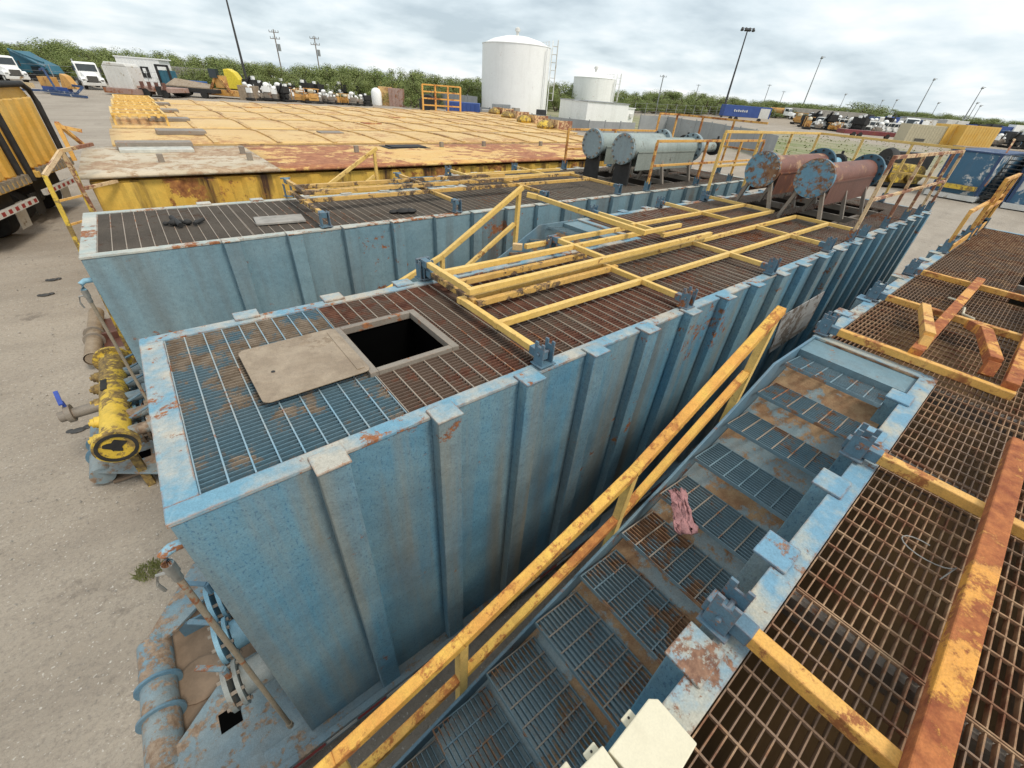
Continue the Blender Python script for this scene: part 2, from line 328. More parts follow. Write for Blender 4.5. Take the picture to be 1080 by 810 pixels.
MT['letter'] = flat('dark_blue_lettering', (.03, .08, .14), .6)
MT['letter_w'] = flat('white_lettering', (.6, .6, .58), .6)
def leafmat(name, a, b_, c_):
    m, t, b = shader(name); g = NG(t); P = g.pos()
    oi = g.n('ShaderNodeObjectInfo')
    c = g.mix(g.ramp(g.noise(P, .7, 3), .35, .65), a, b_)
    c = g.mix(g.math('MULTIPLY', oi.outputs['Random'], .6), c, c_)
    g.l(c, b.inputs['Base Color']); b.inputs['Roughness'].default_value = .7
    b.inputs['Transmission Weight'].default_value = 0
    return m
MT['leaf'] = leafmat('mesquite_leaves', (.13, .18, .04), (.22, .26, .08), (.18, .20, .055))
MT['leaf_y'] = leafmat('yellow_leaves', (.26, .22, .03), (.30, .27, .05), (.2, .2, .03))
MT['grass_m'] = leafmat('grass_blades', (.15, .18, .05), (.26, .25, .12), (.2, .2, .08))
# ground
def ground_mat():
    m, t, b = shader('yard_dirt'); g = NG(t); P = g.pos()
    c = g.mix(g.ramp(g.noise(P, .35, 8, .6), .3, .7), (.285, .24, .19), (.395, .34, .275))
    c = g.mix(g.math('MULTIPLY', g.ramp(g.noise(g.map(P, (.25, 1.6, 1)), 1.1, 6, .6, .6), .46, .70), .30), c, (.44, .39, .32))
    # vehicle ruts
    wv = g.n('ShaderNodeTexWave', wave_type='BANDS', bands_direction='Y'); wv.inputs['Scale'].default_value = .22; wv.inputs['Distortion'].default_value = 9; wv.inputs['Detail'].default_value = 4; wv.inputs['Detail Scale'].default_value = .35
    g.l(P, wv.inputs['Vector'])
    c = g.mix(g.math('MULTIPLY', g.ramp(wv.outputs['Fac'], .72, .98), .14), c, (.20, .17, .14))
    c = g.mix(g.math('MULTIPLY', g.ramp(g.noise(P, 1.3, 6, .7), .60, .68), .65), c, (.15, .125, .10))
    c = g.mix(g.math('MULTIPLY', g.ramp(g.noise(P, 22, 8, .8), .48, .66), .7), c, (.19, .165, .14))
    c = g.mix(g.ramp(g.noise(P, 34, 3, .5), .66, .70), c, (.54, .50, .44))
    # the grassy strip and scrub beyond the yard
    sx = g.n('ShaderNodeSeparateXYZ'); g.l(P, sx.inputs[0])
    ax = g.math('ADD', sx.outputs[0], g.math('MULTIPLY', g.noise(P, .05, 5, .7), 26))
    band = g.math('MULTIPLY', g.ramp(ax, 64, 70), g.ramp(ax, 112, 96))
    band = g.math('MULTIPLY', band, g.ramp(sx.outputs[1], 5, 12))
    gc = g.mix(g.ramp(g.noise(g.map(P, (.6, .12, 1)), .8, 6), .4, .6), (.16, .19, .065), (.30, .27, .17))
    c = g.mix(g.math('MULTIPLY', band, .9), c, gc)
    sxm = g.ramp(ax, 128, 150)
    c = g.mix(g.math('MULTIPLY', sxm, .5), c, (.28, .22, .15))
    g.l(c, b.inputs['Base Color']); b.inputs['Roughness'].default_value = .95
    h = g.math('ADD', g.noise(P, 30, 6, .7), g.math('MULTIPLY', g.noise(P, 3, 6), 3))
    g.bump(b, h, .6, .03)
    return m
MT['ground'] = ground_mat()

# ------------------------------------------------------------------ ground sheet
def ground():
    from mathutils import noise as mn
    vs = []; fs = []; na = 240; rr = [.6]
    while rr[-1] < 2500: rr.append(rr[-1]*1.045 + .1)
    def edge(az):                       # beyond the brush the land falls away again
        d = math.degrees(az)
        return 130 if d > 60 or d < -100 else (330 if d < 14 else lerp(330, 130, (d-14)/46))
    for r in rr:
        for k in range(na):
            az = 2*math.pi*k/na - math.pi; x = CAM.x + r*math.cos(az); y = CAM.y + r*math.sin(az)
            near = max(0, 1 - r/70)
            h = (mn.noise(Vector((x*.35, y*.35, 3)))*.05 + mn.noise(Vector((x*1.1, y*1.1, 9)))*.018)*near
            R0 = edge(az); z = gz(x, y)
            if r > R0:
                q = R0/r; z = gz(CAM.x+(x-CAM.x)*q, CAM.y+(y-CAM.y)*q) - .03*(r-R0)
            vs.append((x, y, z + h))
    for j in range(len(rr)-1):
        for k in range(na): fs.append((j*na+k, j*na+(k+1) % na, (j+1)*na+(k+1) % na, (j+1)*na+k))
    fs.append(tuple(range(na-1, -1, -1)))
    mb = MB(); mb.add(vs, fs); o = mb.build('ground', MT['ground'], smooth=True); o['kind'] = 'structure'
    st = MB()
    for i in range(2600):
        if random.random() < .6: x = random.uniform(-7, .2); y = random.uniform(-1, 16)
        else: x = random.uniform(14, 40); y = random.uniform(-6, 6)
        r = random.uniform(.006, .022) * (1.8 if random.random() < .06 else 1)
        z = gz(x, y) + .02
        p = [Vector((random.uniform(.5,1)*r*a, random.uniform(.5,1)*r*b_, random.uniform(.3,.8)*r*c)) for a, b_, c in ((1,0,0),(0,1,0),(-1,0,0),(0,-1,0),(0,0,1),(0,0,-1))]
        st.add([Vector((x, y, z)) + q for q in p], ((0,1,4),(1,2,4),(2,3,4),(3,0,4),(1,0,5),(2,1,5),(3,2,5),(0,3,5)))
    o = st.build('gravel', flat('gravel_stone', (.34, .31, .27), .9, 0, .4, 9)); tag(o, 'small pale stones scattered over the dirt yard', 'gravel', kind='stuff')
ground()

# ------------------------------------------------------------------ gratings
def grating(mb, x0, x1, y0, y1, pitch=.034, cross=.12, z=0., bt=.005, bh=.03, holes=(), rod=0):
    def segs(a0, a1, c, ax):
        s = [(a0, a1)]
        for h in holes:
            lo, hi, c0, c1 = (h[0], h[1], h[2], h[3]) if ax == 0 else (h[2], h[3], h[0], h[1])
            if c0 < c < c1:
                ns = []
                for p, q in s:
                    if hi <= p or lo >= q: ns.append((p, q)); continue
                    if p < lo: ns.append((p, lo))
                    if q > hi: ns.append((hi, q))
                s = ns
        return s
    n = max(1, round((y1-y0)/pitch))
    for i in range(n+1):
        y = y0 + (y1-y0)*i/n
        for p, q in segs(x0, x1, y, 0): mb.box(p, q, y-bt/2, y+bt/2, z-bh, z)
    n = max(1, round((x1-x0)/cross))
    for i in range(n+1):
        x = x0 + (x1-x0)*i/n
        w_ = .004 if 0 < i < n else .003; mb.mi = rod
        for p, q in segs(y0, y1, x, 1): mb.box(x-w_, x+w_, p, q, z-.012, z+.003)
    mb.mi = 0

# ------------------------------------------------------------------ tanks
def square_frame(parent, name, posts, y0, ys, z, mats, x0, x1, sgn=1, w_=.055, tops=None, brk=True, ylen=None):
    """a guard rail folded down onto the deck: posts run from the edge inward, rails along the tank"""
    f = MB(); yl = ys[-1]
    o = None
    for i, yy in enumerate(ys):
        r = MB(); r.beam((x0, yy, z), (x1, yy, z), w_, w_)
        if o is None: o = r.build(name, mats, parent, bevel=.004)
        else: r.build('rail', mats, o, bevel=.004)
    for x in posts:
        p = MB(); p.beam((x, y0 + sgn*.12, z + .004), (x, yl - sgn*w_/2*1.02, z + .004), w_*.97, w_*.97); p.build('post', mats, o, bevel=.004)
        b = MB(); b.beam((x, y0 - sgn*.01, z), (x, y0 + sgn*.13, z), w_*1.25, w_*1.25)
        b.build('bracket', MT['bracket'], o, bevel=.003)
        b = bracket_plates(x, y0, z); b.build('hinge_plate', MT['bracket'], o, bevel=.002)
    return o
def bracket_plates(x, y, z):
    b = MB()
    for dx_ in (-.05, .05):
        b.box(x+dx_-.006, x+dx_+.006, y-.045, y+.05, .004, .17)
        b.box(x+dx_-.007, x+dx_+.007, y-.045, y-.018, .17, .205)
        b.box(x+dx_-.007, x+dx_+.007, y+.02, y+.05, .17, .205)
    b.box(x-.075, x+.075, y-.06, y+.06, .019, .03)
    b.cyl((x-.075, y, z+.03), (x+.075, y, z+.03), .011, n=8)
    return b
def up_rail(parent, name, pts, h, mats, posts, mid=True, w_=.05):
    """upright guard rail along a polyline of deck points"""
    r = MB()
    for a, b in zip(pts, pts[1:]): r.beam((a[0], a[1], h), (b[0], b[1], h), w_)
    o = r.build(name, mats, parent, bevel=.004)
    if mid:
        r = MB()
        for a, b in zip(pts, pts[1:]): r.beam((a[0], a[1], h*.52), (b[0], b[1], h*.52), w_*.9)
        r.build('mid_rail', mats, o, bevel=.004)
    for x, y in posts:
        p = MB(); p.beam((x, y, .15), (x, y, h - w_/2), w_*.98); p.build('post', mats, o, bevel=.004)
        b = bracket_plates(x, y, .1); b.build('hinge_plate', MT['bracket'], o)
    return o

WN, XW, TL = 1.93, 5.85, 14.62
def tank(ox, oy, label, body, rim, rib0=.7, blue_front=False, deck_mat='grate', front=True, group=None, holes_rear=True, hatch=False, interior='interior', floor=-2.85, stair_rail='yellow', WW=3.05):
    T = thing('mud_tank', (ox, oy, -3.25), label, 'tank', group)
    class Sh:                                   # local tank coords -> world
        pass
    def B(): return MBo(ox, oy)
    X = XW
    # shell
    m = B(); t = .025
    m.box(0, TL, 0, t, -2.9, -.022); m.box(0, t, t, WN-t, -2.9, -.022)
    m.box(0, X, WN-t, WN, -2.9, -.022); m.box(X, X+t, WN, WW-t, -2.9, -.022)
    m.box(X, TL, WW-t, WW, -2.9, -.022); m.box(TL-t, TL, t, WW-t, -2.9, -.022)
    k = 0; caps = []
    x = rib0
    while x < TL - .1:
        m.box(x-.082, x+.082, -.092, -.0005, -2.9, .0); caps.append((x, -1, 0))
        if x < X - .2: m.box(x-.082, x+.082, WN+.0005, WN+.085, -2.9, .0); caps.append((x, 1, WN))
        elif x > X + .1: m.box(x-.082, x+.082, WW+.0005, WW+.085, -2.9, .0); caps.append((x, 1, WW))
        x += .697
    wall = m.build('wall', body, T, bevel=.006)
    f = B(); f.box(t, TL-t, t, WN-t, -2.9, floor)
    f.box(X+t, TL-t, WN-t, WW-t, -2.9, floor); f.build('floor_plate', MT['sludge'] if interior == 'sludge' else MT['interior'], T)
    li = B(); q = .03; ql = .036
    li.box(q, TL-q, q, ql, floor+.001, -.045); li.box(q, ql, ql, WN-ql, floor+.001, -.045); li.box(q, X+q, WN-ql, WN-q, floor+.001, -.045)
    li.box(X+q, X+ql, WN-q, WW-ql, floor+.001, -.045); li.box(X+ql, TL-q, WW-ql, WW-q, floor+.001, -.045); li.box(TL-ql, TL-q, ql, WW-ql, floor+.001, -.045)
    li.build('added_dark_liner', MT['interior'], T)  # added inner sheets; dark colour stands in for the shade inside the tank
    # rim with the rib caps
    r = B()
    r.box(0-.008, TL, -.008, .105, -.022, .002); r.box(-.008, .13, .105, WN-.1, -.022, .002)
    r.box(-.008, X-.1, WN-.1, WN+.008, -.022, .002); r.box(X-.1, X+.008, WN-.1, WW+.008, -.022, .002)
    r.box(X+.008, TL-.1, WW-.1, WW+.008, -.022, .002); r.box(TL-.1, TL+.008, .105, WW+.008, -.022, .002)
    for x, s, y in caps:
        if s < 0: r.box(x-.09, x+.09, y-.104, y+.05, .0035, .018)
        else: r.box(x-.09, x+.09, y-.05, y+.095, .0035, .018)
    r.build('rim', rim, T, bevel=.004)
    # deck grating
    hs = []
    if hatch: hs.append((1.2, 1.87, .63, 1.30))
    if holes_rear: hs += [(9.75, 13.4, .62, 1.52), (9.75, 13.4, 1.74, 2.5)] if front else [(8.9, 13.4, .5, 1.72)]
    dm = MT[deck_mat]
    edges = [.135, 1.22, 3.05, 4.5] if blue_front else [.135, 1.6, 3.05, 4.5]
    for a, b_ in zip(edges, edges[1:] + [X-.1]):
        g = B(); grating(g, a, b_-.012, .112, WN-.108, holes=hs, z=-.008, rod=1)
        g.build('deck_grating', [MT['grate_blue'], MT['rod_blue']] if (blue_front and a < 1) else [dm, MT['rod_tan'] if dm != MT['grate_tan'] else dm], T)
    xs = [X-.1, 7.3, 8.75, 10.2, 11.65, 13.1, TL-.11]
    for a, b_ in zip(xs, xs[1:]):
        g = B(); grating(g, a, b_-.012, .112, WW-.11, holes=hs, z=-.008, rod=1); g.build('deck_grating', [dm, MT['rod_tan'] if dm != MT['grate_tan'] else dm], T)
    # beams below the grating
    s = B()
    for x in [1.21 if blue_front else 1.59, 3.04, 4.49, 5.75]: s.box(x-.03, x+.03, .03, WN-.03, -.16, -.042)
    for x in xs[1:-1]: s.box(x-.03, x+.03, .03, WW-.03, -.16, -.042)
    s.box(.03, TL-.03, .95, 1.03, -.30, -.165) if not hatch else s.box(1.95, TL-.03, .95, 1.03, -.30, -.165)
    s.build('deck_beam', MT['darkframe'], T)
    # base rail and skid
    xb = -.35 if oy == 0 else .3
    b = B(); b.box(xb, TL, -.14, -.078, -3.0, -2.86); b.box(xb, TL, -.078, .1, -2.93, -2.902)
    b.box(.05, TL, WN-.1, WN+.14, -3.0, -2.905)
    br = b.build('base_rail', MT['dirtyblue'], T, bevel=.006)
    tp = B(); tp.mi = 0
    for i in range(26): tp.mi = i % 2; tp.box(-.2+i*.27, -.2+i*.27+(.26), -.1435, -.1405, -2.955, -2.91)
    tp.build('reflector_tape', [MT['tape_red'], MT['tape_white']], br)
    for x in (10.5, 11.8):
        for y in (.1, 2.3): ax = B(); ax.cyl((x, y, -2.95), (x, y+.3, -2.95), .3, n=20); ax.build('wheel', MT['black'], T, smooth=True)
    # stairs on the far side
    st = B()
    out = WW - .02
    st.prism([(X-.002, out, .0), (X-.95, out, .0), (X-1.1, out, -.08), (X-2.1, out, -.58), (X-4.26, out, -1.50), (X-5.7, out, -2.09), (X-5.7, out, -2.5), (X-4.26, out, -1.90), (X-2.1, out, -.95), (X-.002, out, -.45)], (0, .02, 0))
    so = st.build('stair_stringer', MT['blue_dark'], T, bevel=.004)
    ld = B(); ld.box(X-.43, X-.004, WN+.01, out-.002, -.03, -.024); ld.box(X-.43, X-.42, WN+.08, out-.002, -.2, -.031); ld.build('landing_plate', MT['pan_light'], so)
    n = 14; tl = WW - WN - .135
    p = B(); xa, xb = X-.44, X-5.68; za = -.03+.147/.375*(.35)-.215; zb_ = za-(xa-xb)*.392
    p.prism([(xa, WN+.02, za), (xa, out-.004, za), (xb, out-.004, zb_), (xb, WN+.02, zb_)], (0, 0, -.01)); p.build('sloping_pan', MT['pan'], so)
    for i in range(n):
        xn = X-.79-.375*i; zn = -.03-.147*i; zb = zn-.055
        if xn < X-5.68: break
        g = MB(); grating(g, 0, tl, 0, .38, pitch=.031, cross=.12, bt=.005, bh=.026, rod=1)
        g.box(-.004, tl+.004, -.004, .001, -.016, .003); g.box(-.004, tl+.004, .379, .384, -.02, .002)
        mt = Matrix.Translation((ox+xn, oy+WN+.085, zn)) @ Matrix.Rotation(R(8), 4, 'Y') @ Matrix(((0,1,0,0),(1,0,0,0),(0,0,1,0),(0,0,0,1)))
        g.v = [tuple(mt @ Vector(v)) for v in g.v]
        g.build('tread', [MT['grate_step'], MT['rod_tan'] if i % 3 else MT['grate_step']], so)
    # stair handrail
    yr = out + .045
    tp = [(X-5.6, -1.21), (X-4.61, -.92), (X-3.92, -.72), (X-2.65, -.23), (X-1.31, .55)]
    h = B()
    for p_, q_ in zip(tp, tp[1:]): h.beam((p_[0], yr, p_[1]), (q_[0], yr, q_[1]), .062)
    ho = h.build('stair_handrail', MT[stair_rail], T, bevel=.005)
    h = B(); mp = [(x_, z_-.45) for x_, z_ in tp[:-1]] + [(X-1.42, .06)]
    for p_, q_ in zip(mp, mp[1:]): h.beam((p_[0], yr, p_[1]), (q_[0], yr, q_[1]), .052)
    h.build('mid_rail', MT[stair_rail], ho, bevel=.004)
    for (x_, z_), dx_ in ((tp[4], -.06), (tp[3], 0), (tp[2], 0), (tp[1], 0)):
        h = B(); h.beam((x_+dx_, yr, z_-.03), (x_+dx_-.01, yr, z_-1.0), .056); h.build('post', MT[stair_rail if stair_rail == 'yellow' else 'yellow'], ho, bevel=.004)
    if front: front_end(T, B, body, oy == 0)
    return T, B
class MBo(MB):
    """mesh builder in tank coordinates"""
    def __init__(s, ox, oy): super().__init__(); s.ox = ox; s.oy = oy
    def add(s, vs, fs): super().add([(v[0]+s.ox, v[1]+s.oy, v[2]) for v in vs], fs)

def front_end(T, B, body, fascia=True):
    z = -2.95
    # sloping toe of the skid: two side plates, a round nose pipe, a dirty floor
    p = B(); p.prism([(-.02, -.06, z), (-.30, -.06, z), (-1.08, .50, z), (-.93, .56, z), (-.45, .95, z), (-.02, .95, z)], (0, 0, .03))
    po = p.build('nose_plate', MT['dirtyblue'], T, bevel=.004)
    p = B(); p.box(-.60, -.44, .44, .60, z+.031, z+.034); p.build('nose_opening', MT['void'], po)  # black slab on the plate, its colour stands in for the cut-out's shade
    p = B()
    if fascia: p.prism([(-.30, -.07, z), (-1.09, .49, z), (-1.09, .49, z-.22), (-.30, -.07, z-.22)], (-.012, -.012, 0))
    if fascia: p.build('nose_fascia', MT['blue_dark'], po)
    p = B(); p.prism([(-.02, 2.45, z), (-.55, 2.35, z), (-1.08, 1.62, z), (-.93, 1.58, z), (-.80, 1.62, z), (-.40, 1.9, z), (-.02, 1.95, z)], (0, 0, .04)); p.build('nose_plate', MT['dirtyblue'], T, bevel=.004)
    p = B(); p.box(-.42, -.40, 1.2, 1.92, z-.22, z+.02); p.box(-.80, -.41, 1.66, 1.68, z-.22, z+.0); p.build('nose_rib', MT['blue_dark'], T)
    p = B(); p.cyl((-1.0, .46, z-.06), (-1.0, 1.66, z-.06), .135, n=24); pp = p.build('nose_pipe', MT['dirtyblue'], T, smooth=True)
    for y in (.92, 1.22):
        p = B(); p.cyl((-1.0, y, z-.06), (-1.0, y+.022, z-.06), .175, n=28); p.build('pipe_ring', MT['blue_dark'], pp, smooth=True)
    p = B(); p.box(-.95, -.02, .45, 2.0, z-.24, z-.2); p.build('nose_floor', flat('settled_dirt', (.25, .18, .125), .95, 0, .3, 3, .5) if 'settled_dirt' not in bpy.data.materials else bpy.data.materials['settled_dirt'], T)
    p = B(); p.lathe((-.72, 1.14, z-.2), [(.22, 0), (.22, .02), (.19, .035), (.0, .03)], 20); p.build('round_cover', bpy.data.materials['settled_dirt'], T)
    # two butterfly valves against the tank end
    for y in (.55, .98, 1.4):
        v = B(); v.cyl((-.02, y, z+.42), (-.30, y, z+.42), .13, n=20); v.cyl((-.31, y, z+.42), (-.34, y, z+.42), .19, n=20); v.cyl((-.385, y, z+.42), (-.42, y, z+.42), .19, n=20)
        vo = v.build('butterfly_valve', MT['pipe_blue'] if y > .6 else MT['dirtyblue'], T, smooth=True)
        for k in range(8):
            a = k*math.pi/4; b = B(); b.cyl((-.29, y+.16*math.cos(a), z+.42+.16*math.sin(a)), (-.45, y+.16*math.cos(a), z+.42+.16*math.sin(a)), .016, n=6); b.build('flange_bolt', MT['darkframe'], vo)
        h = B(); h.cyl((-.36, y, z+.6), (-.36, y, z+.74), .025, n=8); h.beam((-.36, y, z+.74), (-.52, y+.12, z+.76), .04, .015); h.build('valve_handle', MT['blue_dark'], vo)
    # vertical sample line with a ball valve at its top
    s = B(); s.tube([(.0, .12, -.27), (-.07, .12, -.27), (-.105, .12, -.29), (-.115, .12, -.36)], .027, 12); so = s.build('sample_elbow', MT['pipe_blue'], T, smooth=True)
    s = B(); s.cyl((-.115, .12, -.36), (-.115, .12, -.44), .029, n=12); s.cyl((-.115, .12, -.44), (-.115, .12, -.5), .023, n=12); s.build('ball_valve', MT['steel'], so, smooth=True)
    s = B(); s.tube([(-.13, .12, -.42), (-.18, .14, -.43), (-.2, .14, -.5), (-.19, .135, -.56)], .009, 6); s.build('valve_handle', MT['steel'], so)
    s = B(); s.cyl((-.115, .12, -.5), (-.115, .10, -2.72), .0165, n=10); s.cyl((-.115, .10, -2.72), (-.115, .10, -2.78), .026, n=8); s.build('sample_pipe', paint('brown_steel_pipe', (.24, .19, .13), (.32, .27, .2), amt=.2, sa=.2) if 'brown_steel_pipe' not in bpy.data.materials else bpy.data.materials['brown_steel_pipe'], so, smooth=True)

# main blue tank in the middle
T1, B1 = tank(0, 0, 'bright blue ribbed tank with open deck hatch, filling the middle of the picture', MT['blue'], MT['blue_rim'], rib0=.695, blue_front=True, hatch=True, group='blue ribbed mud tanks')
h = MB(); z0, z1 = -.03, .026
h.box(1.18, 1.24, .59, 1.34, z0, z1); h.box(1.83, 1.89, .59, 1.34, z0, z1); h.box(1.24, 1.83, .59, .64, z0, z1); h.box(1.24, 1.83, 1.29, 1.34, z0, z1)
ho = h.build('hatch_frame', MT['darkframe'], T1, bevel=.004)
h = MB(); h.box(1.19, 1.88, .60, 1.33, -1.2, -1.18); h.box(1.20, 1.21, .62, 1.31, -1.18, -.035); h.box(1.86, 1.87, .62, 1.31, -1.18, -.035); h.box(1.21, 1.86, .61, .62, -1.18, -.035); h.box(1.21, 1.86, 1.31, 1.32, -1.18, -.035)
h.build('hatch_dark_box', MT['void'], ho)  # added black box; its colour stands in for the shade below the hatch
c = MB(); mm = Matrix.Translation((.86, .965, .032)) @ Matrix.Rotation(R(.8), 4, 'Z')
pts = []
for cx_, cy_, a0 in ((.29, .31, 0), (-.29, .31, 90), (-.29, -.31, 180), (.29, -.31, 270)):
    for k in range(5):
        a = R(a0 + k*22.5); pts.append(mm @ Vector((cx_+.045*math.cos(a), cy_+.045*math.sin(a), 0)))
c.prism(pts, (0, 0, .008)); co = c.build('hatch_cover', MT['tanplate'], T1, bevel=.002)
c = MB(); c.cyl((.66, .93, .0405), (.66, .93, .0425), .013, n=12); c.build('finger_hole', MT['black'], co)
c = MB(); c.box(1.12, 1.17, .66, 1.27, .0405, .045); c.build('cover_strip', MT['tanplate'], co)
s = MB(); s.prism([(6.85, -.108, -.70), (8.42, -.108, -.66), (8.5, -.108, -1.36), (7.1, -.108, -1.40)], (0, .012, 0)); so = s.build('placard', MT['sign'], T1)
s = MB(); s.box(7.0, 8.45, -.1105, -.109, -1.33, -1.27); s.build('placard_border', MT['darkframe'], so)

# rear and right tanks
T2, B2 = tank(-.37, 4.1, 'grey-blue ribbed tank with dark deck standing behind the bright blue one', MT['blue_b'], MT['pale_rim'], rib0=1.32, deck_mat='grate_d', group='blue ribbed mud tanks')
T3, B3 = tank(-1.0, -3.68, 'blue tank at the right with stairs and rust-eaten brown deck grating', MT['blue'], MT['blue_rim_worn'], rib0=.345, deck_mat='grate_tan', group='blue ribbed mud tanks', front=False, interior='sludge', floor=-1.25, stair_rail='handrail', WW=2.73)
# folded-down guard rails of the middle tank
Y_ = MT['yellow']
square_frame(T1, 'folded_guardrail', [2.28, 4.2, 6.1, 8.02, 9.66], .05, [.62, 1.17], .085, Y_, 2.25, 9.69)
square_frame(T1, 'folded_guardrail', [2.33, 4.13], 1.96, [1.58, 1.09], .19, Y_, 2.30, 6.4, sgn=-1)
square_frame(T1, 'folded_guardrail', [2.36], 1.94, [1.52, 1.04], .085, MT['yellow_dirty'], 2.36, 4.3, sgn=-1)
square_frame(T1, 'folded_guardrail', [6.05, 7.95, 9.55], 2.99, [2.12, 1.56], .10, Y_, 5.95, 9.58, sgn=-1)
g = MB(); g.beam((3.75, 2.02, .12), (5.75, 2.02, .12), .055); go = g.build('stair_gate_rail', Y_, T1, bevel=.004)
g = MB(); g.beam((3.70, 2.02, .12), (3.62, 2.10, .12), .07); g.build('rusty_latch', MT['rustpeel'], go)
# upright rails at the rear of the middle tank
up_rail(T1, 'guardrail', [(9.62, 2.99), (14.55, 2.99), (14.55, .08)], 1.27, Y_, [(9.62, 2.99), (11.2, 2.99), (12.8, 2.99), (14.5, 2.99), (14.55, 2.0), (14.55, 1.0)])
up_rail(T1, 'guardrail', [(9.1, .07), (14.5, .07)], 1.22, MT['rustpeel'], [(9.1, .07), (11.0, .07), (12.4, .07), (13.6, .07), (14.5, .07)])
# rear tank's folded rails
YD = MT['yellow_dirty']
o_ = (-.37, 4.1)
def P2(xs): return [x + o_[0] for x in xs]
square_frame(T2, 'folded_guardrail', P2([2.45, 4.5, 6.4, 8.5]), 4.16, [5.02, 5.62], .16, YD, 2.02, 8.2)
square_frame(T2, 'folded_guardrail', P2([2.5, 4.4]), 6.05, [5.5, 5.05], .26, YD, 2.1, 6.1, sgn=-1)
square_frame(T2, 'folded_guardrail', P2([6.1, 8.0]), 7.06, [6.45, 5.95], .12, MT['yellow'], 5.7, 8.6, sgn=-1)
up_rail(T2, 'guardrail', [(9.15, 4.17), (14.2, 4.17)], .98, MT['orange'], [(9.15, 4.17), (11.2, 4.17), (12.9, 4.17), (14.2, 4.17)])
up_rail(T2, 'guardrail', [(9.4, 7.09), (13.25, 7.09)], .93, MT['orange'], [(9.4, 7.09), (11.3, 7.09)])
up_rail(T2, 'guardrail', [(13.25, 7.09), (14.2, 7.09), (14.2, 4.25)], 1.38, MT['orange'], [(13.25, 7.09), (14.2, 7.09), (14.2, 6.2), (14.2, 5.2)])
# right tank's folded and upright rails
RR = MT['rustrail']; OR = MT['orange']
def frameC(posts, y0, ys, x0, x1, z, wide):
    o = None
    for i, yy in enumerate(ys):
        r = MB(); r.beam((x0, yy, z+.055), (x1, yy, z+.055), wide, .06); 
        if o is None: o = r.build('folded_guardrail', RR, T3, bevel=.006)
        else: r.build('rail', RR, o, bevel=.006)
    for x in posts:
        p = MB(); p.beam((x, y0-.15, z), (x, ys[-1]-.05, z), .062); p.build('post', OR, o, bevel=.006)
        b = MB(); b.beam((x, y0+.01, z), (x, y0-.17, z), .069); b.build('bracket', MT['bracket'], o, bevel=.004)
        b = bracket_plates(x, y0-.06, z); b.build('hinge_plate', MT['bracket'], o, bevel=.002)
frameC([1.62, 3.2], -1.66, [-2.31, -2.80], .2, 4.0, .075, .086)
frameC([4.86, 6.36, 7.95], -.92, [-1.62, -2.19], 4.88, 8.05, .075, .085)
up_rail(T3, 'guardrail', [(9.95, -1.0), (13.4, -1.0)], .62, OR, [(9.95, -1.0), (11.9, -1.0), (13.4, -1.0)], mid=False)
tb = MB(); tb.box(10.0, 13.6, -1.06, -1.04, .02, .14); tb.build('toe_board', OR, T3, bevel=.003)
up_rail(T3, 'guardrail', [(11.6, -1.03), (13.6, -1.03)], .98, OR, [(11.6, -1.03), (12.3, -1.03), (13.4, -1.03)])

# four flanged vessels lying on the rear decks
def vessel(x, y, label, body, flange, skirt, far, pipe, L=2.75, r=.27, saddle=False):
    t = thing('flanged_vessel', (x, y, 0), label, 'pressure vessel', 'flanged vessels lying on the tank decks')
    z = .74
    m = MB(); m.cyl((x+.03, y, z), (x+L, y, z), r*.84, n=32); m.build('body', body, t, smooth=True)
    m = MB(); m.cyl((x-.045, y, z), (x, y, z), r*1.16, n=40); m.cyl((x+.004, y, z), (x+.035, y, z), r*1.16, n=40); fo = m.build('blind_flange', flange, t, smooth=True)
    for k in range(14):
        a = 2*math.pi*(k+.5)/14; yy = y+r*1.02*math.cos(a); zz = z+r*1.02*math.sin(a)
        b = MB(); b.cyl((x-.075, yy, zz), (x+.06, yy, zz), .024, n=6); b.build('flange_bolt', MT['darkframe'], fo)
    m = MB(); m.cyl((x+L, y, z), (x+L+.05, y, z), r*1.22, n=36); m.cyl((x+L+.055, y, z), (x+L+.1, y, z), r*1.22, n=36); f2 = m.build('ring_flange', far, t, smooth=True)
    for k in range(12):
        a = 2*math.pi*k/12; b = MB(); b.cyl((x+L-.03, y+r*1.06*math.cos(a), z+r*1.06*math.sin(a)), (x+L+.13, y+r*1.06*math.cos(a), z+r*1.06*math.sin(a)), .022, n=6)
        b.build('flange_bolt', MT['black'], f2)
    m = MB(); m.tube([(x+L+.1, y, z), (x+L+.3, y, z), (x+L+1.15, y, z)], [.17, .125, .125], 16); m.build('outlet_pipe', pipe, t, smooth=True)
    m = MB(); m.cyl((x+L+1.15, y, z), (x+L+1.2, y, z), .2, n=20); m.cyl((x+L+1.23, y, z), (x+L+1.27, y, z), .2, n=20); m.cyl((x+L+1.27, y, z), (x+L+1.4, y, z), .13, n=14); m.cyl((x+L+1.32, y, z+.1), (x+L+1.32, y, z+.26), .03, n=8); m.build('end_valve', MT['black'], t, smooth=True)
    for s_ in (-1, 1):
        m = MB(); yy = y+s_*r*.86
        m.box(x+.25, x+L-.1, yy-.006, yy+.006, z-.42, z-.06); m.box(x+.25, x+L-.1, yy-.018, yy+.018, z-.06, z-.035); m.build('skirt_plate', skirt, t)
    if saddle:
        m = MB(); m.prism([(x+.06, y-.2, .62), (x+.06, y+.2, .62), (x+.06, y+.23, .01), (x+.06, y-.23, .01)], (.05, 0, 0)); m.build('saddle_plate', MT['black'], t)
    for xx in (x+.1, x+1.3, x+L-.25)[1 if saddle else 0:]:
        for s_ in (-1, 1):
            m = MB(); m.beam((xx, y+s_*r*.7, z-.18), (xx, y+s_*r*1.35, .0), .06, .06); m.build('leg', MT['darkframe'], t)
    return t
